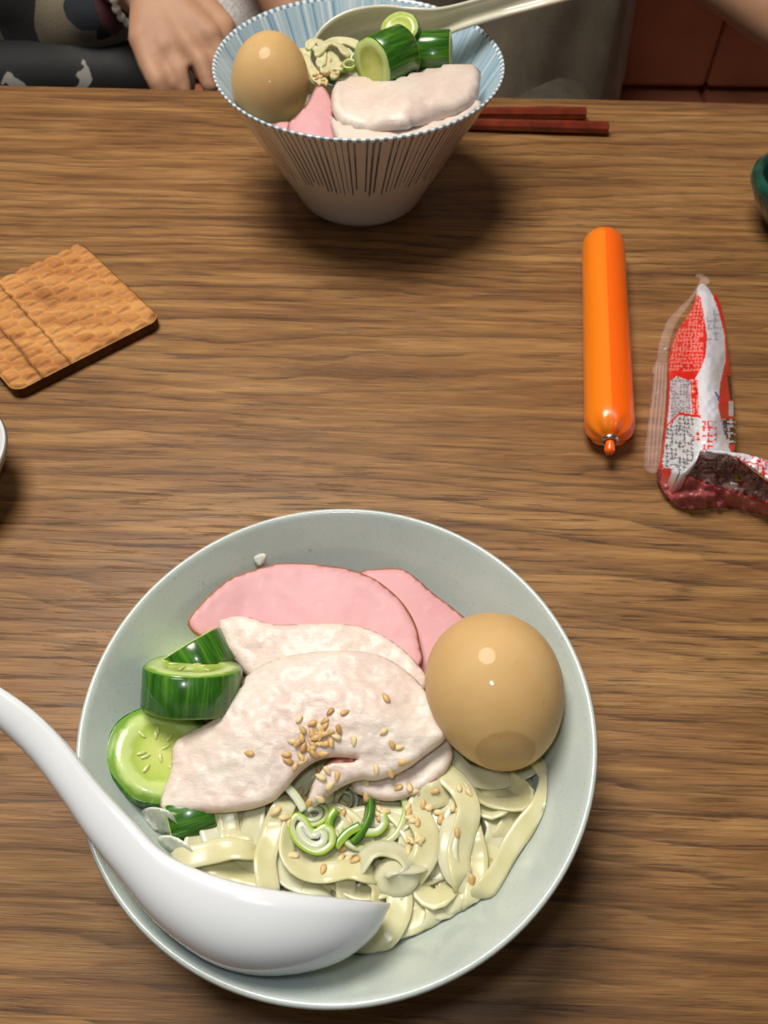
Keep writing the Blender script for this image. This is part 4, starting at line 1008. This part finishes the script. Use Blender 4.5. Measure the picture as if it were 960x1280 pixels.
# ---------------------------------------------------------------- carved coaster
def coaster():
    c = Vector((-0.2040, 0.4065, 0)); H = 0.096 / 2; th = 0.0105
    N = 130; V, Fs, Cc = [], [], []
    def h(u, v):
        rw = 0.0098; r_ = math.floor(v / rw); g = v / rw - r_
        cl = 0.0102; x = u / cl + 0.5 * (r_ % 2) + 0.5 * vnoise(r_ * 1.7, 2.0) + 0.25 * vnoise(u * 300, r_ * 3.1, 2); f = x - math.floor(x)
        k = vnoise(math.floor(x) * 1.3 + 7, r_ * 2.1, 6)
        z = (f ** 0.7) * (1 - 0.75 * (2 * g - 1) ** 2) * (0.0024 + 0.0014 * k)
        if f > 0.90: z *= (1 - f) / 0.10
        return z
    ex = Vector((0.664, -0.748, 0)); ey = Vector((0.748, 0.664, 0))
    def rc(u, v):   # rounded corners
        r = 0.007; a, b = abs(u), abs(v)
        if a > H - r and b > H - r:
            d = math.hypot(a - (H - r), b - (H - r)); m = max(a - (H - r), b - (H - r))
            if d > 1e-9:
                k = m / d; a = H - r + (a - (H - r)) * k; b = H - r + (b - (H - r)) * k
        return math.copysign(a, u), math.copysign(b, v)
    for j in range(N + 1):
        for i in range(N + 1):
            u = -H + 2 * H * i / N; v = -H + 2 * H * j / N; e = min(H - abs(u), H - abs(v))
            z = th - 0.0030 + h(u, v) * min(1, e / 0.002) - 0.0012 * max(0, 1 - e / 0.0012)
            dk = 0.0
            for g0, wdt in ((-0.0125, 0.0008), (-0.0300, 0.0012)):
                q = abs(v - g0 - 0.0012 * (vnoise(u * 90, 1.0, 4) - 0.5)); 
                if q < wdt: z -= 0.0006 * (1 - q / wdt)
                dk = max(dk, max(0, 1 - q / (wdt * 1.4)) * 0.85)
            dk = max(dk, 0.5 * max(0, 1 - abs(v - 0.004 + u * 0.02) / 0.006) * max(0, vnoise(u * 120, 3.0, 8) - 0.3) if u < 0 else 0)
            uu, vv = rc(u, v); p = c + ex * uu + ey * vv
            V.append((p.x, p.y, z)); Cc.append((dk, dk, dk, 1))
    M = N + 1
    for j in range(N):
        for i in range(N): Fs.append([j * M + i, j * M + i + 1, (j + 1) * M + i + 1, (j + 1) * M + i])
    ring = [i for i in range(M)] + [j * M + N for j in range(1, M)] + [N * M + i for i in range(N - 1, -1, -1)] + [j * M for j in range(N - 1, 0, -1)]
    b0 = len(V)
    for k in ring: V.append((V[k][0], V[k][1], 0.0)); Cc.append((0.9, 0.9, 0.9, 1))  # dark sides: burnt edge, with their shade put into the colour
    n = len(ring)
    b1 = len(V)
    for k in ring: V.append((V[k][0], V[k][1], th - 0.0034)); Cc.append((0.85, 0.85, 0.85, 1))
    for k in range(n):
        Fs.append([ring[k], ring[(k + 1) % n], b1 + (k + 1) % n, b1 + k]); Fs.append([b1 + k, b1 + (k + 1) % n, b0 + (k + 1) % n, b0 + k])
    Fs.append([b0 + k for k in range(n)])
    o = mesh('wooden_coaster', V, Fs, COAST, None, True, {'Col': Cc})
    tag(o, 'square wooden coaster with a carved scalloped top', 'coaster')
coaster()

# ---------------------------------------------------------------- chopsticks
def chopstick(a, b, label):
    d = (b - a); L_ = d.length; d.normalize(); s = d.cross(Vector((0, 0, 1))).normalized(); V, Fs = [], []
    S = [(0, .0040), (.0006, .0046), (L_ * .5, .0040), (L_, .0020)]
    for t, r in S:
        for k in range(8):
            an = 2 * math.pi * (k + .5) / 8; q = 0.35 + 0.65 / max(abs(math.cos(an)), abs(math.sin(an)))
            V.append(a + d * t + s * (r * math.cos(an) * q) + Vector((0, 0, r * math.sin(an) * q)))
    for i in range(3):
        for k in range(8): Fs.append([i * 8 + k, i * 8 + (k + 1) % 8, (i + 1) * 8 + (k + 1) % 8, (i + 1) * 8 + k])
    Fs.append(list(range(8))); Fs.append(list(range(24, 32)))
    o = mesh('chopstick', V, Fs, LACQ, None, False); tag(o, label, 'chopstick')
chopstick(at(732, 142, .0050), at(300, 140, .0030), 'red lacquered chopstick nearer the far table edge, shorter visible end')
chopstick(at(760, 160, .0050), at(330, 149, .0030), 'red lacquered chopstick nearer the camera, reaching further right')

# ---------------------------------------------------------------- dishes cut by the frame
c = Vector((-0.2280, 0.2745, 0.0))
sd_ = empty('small_dish', c); tag(sd_, 'white dish with grey outside cut off at the left edge of the photo', 'dish')
lathe('glazed_inside', [(0.0375, 0.0290), (0.0392, 0.0302), (0.0388, 0.0308), (0.037, 0.0302), (0.030, 0.017), (0.02, 0.008), (0, 0.006)], PORC, sd_, 64, c)
lathe('outside', [(0, 0.002), (0.018, 0.002), (0.019, 0), (0.022, 0), (0.023, 0.003), (0.032, 0.014), (0.0388, 0.0260), (0.0398, 0.0288), (0.0392, 0.0302), (0.0375, 0.0290)], GREYGL, sd_, 64, c)
c = Vector((0.2800, 0.5150, 0))
gd = empty('green_sauce_dish', c); tag(gd, 'dark green glazed sauce dish cut off at the right edge of the photo', 'dish')
lathe('dish', [(0, 0.003), (0.016, 0.003), (0.018, 0), (0.021, 0.0), (0.023, 0.004), (0.034, 0.018), (0.0405, 0.030), (0.0400, 0.0345), (0.037, 0.0370), (0.0335, 0.0355), (0.031, 0.028), (0.024, 0.015), (0, 0.010)], GREENGL, gd, 64, c)
lathe('sauce', [(0, 0.0225), (0.0270, 0.0225), (0.0272, 0.020), (0, 0.019)], DARKIN, gd, 48, c)

# ---------------------------------------------------------------- people across the table
def blob(name, caps, mat, parent, vox=0.006, smooth=6):
    """limbs as tapered capsules fused into one continuous surface"""
    V, Fs = [], []
    def sph(p, r, sq=(1, 1, 1)):
        b = len(V); n, m = 14, 8
        vv, ff = lathe_vf([(math.sin(math.pi * j / m) if 0 < j < m else 0, -math.cos(math.pi * j / m)) for j in range(m + 1)], n)
        V.extend([Vector((p[0] + v[0] * r * sq[0], p[1] + v[1] * r * sq[1], p[2] + v[2] * r * sq[2])) for v in vv]); Fs.extend([[x + b for x in f] for f in ff])
    for cpt in caps:
        if len(cpt) == 3: sph(*cpt); continue
        p0, r0, p1, r1 = cpt
        a, b_ = Vector(p0), Vector(p1)
        sph(a, r0); sph(b_, r1)
        d = (b_ - a); 
        if d.length < 1e-6: continue
        d.normalize(); s = d.cross(Vector((0.31, 0.17, 0.93))).normalized(); t = s.cross(d); n = 14; k0 = len(V)
        for (p, r) in ((a, r0), (b_, r1)):
            V.extend([p + s * (r * math.cos(2 * math.pi * k / n)) + t * (r * math.sin(2 * math.pi * k / n)) for k in range(n)])
        for k in range(n): Fs.append([k0 + k, k0 + (k + 1) % n, k0 + n + (k + 1) % n, k0 + n + k])
        Fs.append([k0 + k for k in range(n)][::-1]); Fs.append([k0 + n + k for k in range(n)])
    o = mesh(name, V, Fs, mat, parent)
    m = o.modifiers.new('fuse', 'REMESH'); m.mode = 'VOXEL'; m.voxel_size = vox; m.use_smooth_shade = True
    m = o.modifiers.new('soften', 'SMOOTH'); m.factor = 0.5; m.iterations = smooth
    dg = bpy.context.evaluated_depsgraph_get(); me = bpy.data.meshes.new_from_object(o.evaluated_get(dg))
    old = o.data; o.modifiers.clear(); o.data = me; bpy.data.meshes.remove(old); me.name = name
    me.polygons.foreach_set('use_smooth', [True] * len(me.polygons))
    return o
def chain(P, R): return [(P[i], R[i], P[i + 1], R[i + 1]) for i in range(len(P) - 1)]
def head(cx, cy, z):   # facing the camera side (-y)
    return [((cx, cy, z), 0.078, (0.95, 1.12, 1.38)), ((cx, cy - 0.020, z - 0.055), 0.055, (0.95, 1.0, 1.0)), ((cx, cy - 0.060, z - 0.098), 0.018, (1.2, 1, 1)),
            ((cx, cy - 0.088, z + 0.0), 0.010), ((cx, cy - 0.096, z - 0.018), 0.013)][0:3] + [((cx, cy - 0.082, z + 0.012), 0.008, (cx, cy - 0.100, z - 0.020), 0.013),
            ((cx - 0.080, cy + 0.01, z - 0.01), 0.020, (0.4, 0.8, 1.5)), ((cx + 0.080, cy + 0.01, z - 0.01), 0.020, (0.4, 0.8, 1.5)), ((cx, cy - 0.080, z - 0.052), 0.012, (1.8, 0.7, 0.6))]
def person(loc, label):
    r = empty('person', loc); tag(r, label, 'person'); return r
# left person: patterned wide sleeve, bare hand with a clear bead bracelet hanging by the table edge
pa = person((-0.50, 1.06, -0.275), 'seated person in patterned dark clothing with a bead bracelet, hand by the table edge')
W0 = aty(196, -6, .835); K = aty(222, 40, .800)
wr_dir = (K - W0).normalized()
hand = []
hand += chain([(-0.50, 1.06, 0.10), (-0.47, 0.99, -0.035), tuple(aty(120, -60, .90)), tuple(W0)], [0.045, 0.040, 0.034, 0.026])
pts = [(178, 50, .79), (206, 60, .785), (236, 58, .785), (262, 44, .795)]
kn = [aty(*p) for p in pts]
for i, k in enumerate(kn):
    hand.append((tuple(W0.lerp(k, 0.15)), 0.022, tuple(k), (0.0130, 0.0125, 0.0120, 0.0110)[i]))
fing = [[(178, 50, .79), (187, 80, .772), (197, 102, .757), (204, 122, .752)], [(206, 60, .785), (225, 90, .768), (232, 116, .760)], [(236, 58, .785), (252, 78, .772), (262, 108, .760)], [(262, 44, .795), (276, 70, .785), (280, 104, .772)]]
for i, fpts in enumerate(fing):
    P = [tuple(aty(*p)) for p in fpts]; r0 = (0.0118, 0.0084, 0.0092, 0.0086)[i]
    hand += chain(P, [r0, r0 * 0.92, r0 * 0.82, r0 * 0.7][:len(P)])
hand += chain([tuple(aty(255, 10, .83)), tuple(aty(280, 34, .815)), tuple(aty(278, 66, .80)), tuple(aty(266, 92, .79))], [0.014, 0.0115, 0.0105, 0.009])
hand += chain([(-0.50, 1.06, 0.10), (-0.60, 1.10, 0.26)], [0.05, 0.055])
hand += chain([(-0.60, 1.10, 0.26), (-0.62, 1.12, 0.10), (-0.72, 1.10, 0.26), (-0.86, 1.10, 0.26), (-0.93, 1.02, 0.0), (-0.80, 0.86, -0.09)], [0.05, 0.11, 0.07, 0.05, 0.04, 0.03])
hand += chain([(-0.72, 1.12, 0.24), (-0.72, 1.08, 0.40)], [0.06, 0.05]) + head(-0.72, 1.06, 0.52)
blob('body', hand, SKIN, pa, 0.0036, 3)
blob('hair', [((-0.72, 1.085, 0.545), 0.092, (1.0, 1.1, 1.25)), ((-0.72, 1.13, 0.42), 0.08, (1.0, 0.6, 1.3))], HAIR, pa, 0.008, 5)
top_caps = chain([(-0.72, 1.055, -0.18), (-0.72, 1.055, 0.00), (-0.72, 1.07, 0.22)], [0.155, 0.15, 0.13]) + chain([(-0.62, 1.11, 0.24), (-0.52, 1.07, 0.08), tuple(aty(40, -30, .93)), tuple(aty(98, 14, .90))], [0.07, 0.075, 0.072, 0.052]) + chain([tuple(aty(0, 20, .93)), tuple(aty(70, 30, .905)), tuple(aty(118, 8, .885))], [0.060, 0.048, 0.040]) + chain([(-0.82, 1.11, 0.24), (-0.93, 1.03, 0.02), (-0.85, 0.92, -0.06)], [0.07, 0.065, 0.06])
blob('patterned_top', top_caps, PATT, pa, 0.008, 5)
lap = chain([(-0.62, 1.14, -0.195), (-0.44, 0.80, -0.185), (-0.42, 0.78, -0.50)], [0.078, 0.068, 0.055]) + chain([(-0.82, 1.14, -0.195), (-0.72, 0.80, -0.185), (-0.72, 0.78, -0.50)], [0.078, 0.068, 0.055]) + chain([(-0.42, 0.78, -0.50), (-0.42, 0.80, -0.66), (-0.42, 0.70, -0.69)], [0.055, 0.045, 0.03]) + chain([(-0.72, 0.78, -0.50), (-0.72, 0.80, -0.66), (-0.72, 0.70, -0.69)], [0.055, 0.045, 0.03]) + chain([tuple(aty(-20, 98, .86)), tuple(aty(100, 94, .86)), tuple(aty(205, 100, .87))], [0.036, 0.036, 0.034])
blob('dark_trousers', lap, FLORAL, pa, 0.009, 5)
# bracelet
bc = W0.lerp(aty(120, -60, .90), 0.18); bd = (W0 - aty(120, -60, .90)).normalized(); s_ = bd.cross(Vector((0, 0, 1))).normalized(); t_ = s_.cross(bd)
brc = empty('bead_bracelet', bc); tag(brc, 'clear bead bracelet on the wrist of the person at the left', 'bracelet')
V, Fs = lathe_vf([(0.0042 * math.sin(t), -0.0042 * math.cos(t)) for t in [math.pi * j / 8 for j in range(9)]], 12)
me0 = None
for k in range(24):
    a = 2 * math.pi * k / 24; p = bc + s_ * (0.0345 * math.cos(a)) + t_ * (0.0345 * math.sin(a))
    if me0 is None: o = mesh('bead', V, Fs, CLEAR, None); me0 = o.data
    else: o = bpy.data.objects.new('bead', me0); COL.objects.link(o)
    o.location = p; o.parent = brc; o.matrix_parent_inverse = Matrix.Translation(bc).inverted()
# centre person: olive grey top, bare forearm at upper right
pb = person((0.09, 1.10, -0.275), 'seated person in an olive grey top behind the far bowl, bare forearm at upper right')
F0 = Vector((0.345, 0.98, 0.085)); F1 = aty(905, -40, .88); F2 = aty(992, 20, .78)
armc = chain([(0.27, 1.10, 0.26), tuple(F0 + Vector((0.02, 0.05, 0.0))), tuple(aty(905, -52, .92)), tuple(aty(1020, 38, .81)), tuple(aty(1060, 90, .76))], [0.055, 0.046, 0.041, 0.034, 0.028])
WR = aty(1060, 90, .76)
for i, dx in enumerate((-0.024, -0.008, 0.008, 0.023)):
    b0 = WR + Vector((0.035, -0.045 + 0.012 * i, -0.004)) + Vector((0.010, 0.020, 0)) * (i - 1.5) * 0.6
    armc.append((tuple(WR), 0.022, tuple(b0), 0.012)); armc += chain([tuple(b0), tuple(b0 + Vector((0.030, -0.030, -0.004))), tuple(b0 + Vector((0.045, -0.048, -0.014)))], [0.011, 0.0095, 0.008])
armc += chain([tuple(WR), tuple(WR + Vector((-0.004, -0.035, -0.006))), tuple(WR + Vector((0.012, -0.062, -0.010)))], [0.018, 0.012, 0.010])
armc += chain([(0.27, 1.10, 0.26), (0.09, 1.13, 0.22), (-0.09, 1.10, 0.26), (-0.17, 1.10, 0.02), (-0.10, 1.00, -0.10)], [0.055, 0.08, 0.055, 0.042, 0.03])
armc += chain([(0.09, 1.13, 0.24), (0.09, 1.09, 0.40)], [0.06, 0.05]) + chain([(0.09, 1.13, 0.22), (0.09, 1.13, -0.12)], [0.09, 0.11]) + head(0.09, 1.06, 0.52)
blob('body', armc, SKIN, pb, 0.0055, 4)
blob('hair', [((0.09, 1.085, 0.545), 0.092, (1.0, 1.1, 1.25)), ((0.09, 1.13, 0.42), 0.08, (1.0, 0.6, 1.3))], HAIR, pb, 0.008, 5)
ot = chain([(0.03, 1.08, -0.185), (0.03, 1.10, 0.02), (0.06, 1.12, 0.20)], [0.120, 0.125, 0.11]) + chain([(0.17, 1.07, -0.185), (0.16, 1.10, 0.02), (0.13, 1.12, 0.20)], [0.118, 0.120, 0.11]) + chain([(0.06, 1.12, 0.24), (0.26, 1.11, 0.26), (0.29, 1.09, 0.20)], [0.09, 0.072, 0.066]) + chain([(0.08, 1.12, 0.24), (-0.08, 1.11, 0.26), (-0.13, 1.10, 0.12)], [0.09, 0.072, 0.062])
ot += chain([(0.135, 0.99, -0.20), (0.16, 1.01, -0.05)], [0.060, 0.05]) + chain([(0.235, 1.05, -0.22), (0.235, 1.10, -0.03)], [0.042, 0.045])
for k in range(5):   # hanging folds of the cloth
    x = 0.02 + 0.052 * k
    ot += chain([(x, 0.965 + 0.012 * (k % 2) + 0.25 * max(0, x - 0.15), -0.23), (x + 0.012, 1.00, -0.02)], [0.022, 0.010])
blob('olive_top', ot, OLIVE, pb, 0.007, 3)
lg = chain([(0.00, 1.12, -0.200), (-0.02, 0.80, -0.190), (-0.02, 0.78, -0.50), (-0.02, 0.80, -0.66), (-0.02, 0.70, -0.69)], [0.073, 0.068, 0.055, 0.045, 0.03]) + chain([(0.18, 1.12, -0.200), (0.18, 0.80, -0.190), (0.18, 0.78, -0.50), (0.18, 0.80, -0.66), (0.18, 0.70, -0.69)], [0.073, 0.068, 0.055, 0.045, 0.03])
blob('dark_skirt', lg, plain('dark_olive_cloth', (70, 64, 52), 0.75, 0.1, 80), pb, 0.009, 5)
# white knit cloth on the bench between them
kb = blob('knitted_bag', chain([(-0.185, 1.12, -0.218), (-0.182, 1.12, -0.135)], [0.055, 0.050]), WHITEKNIT, None, 0.006, 4)
tag(kb, 'white knitted bag on the bench left of the far bowl', 'bag')
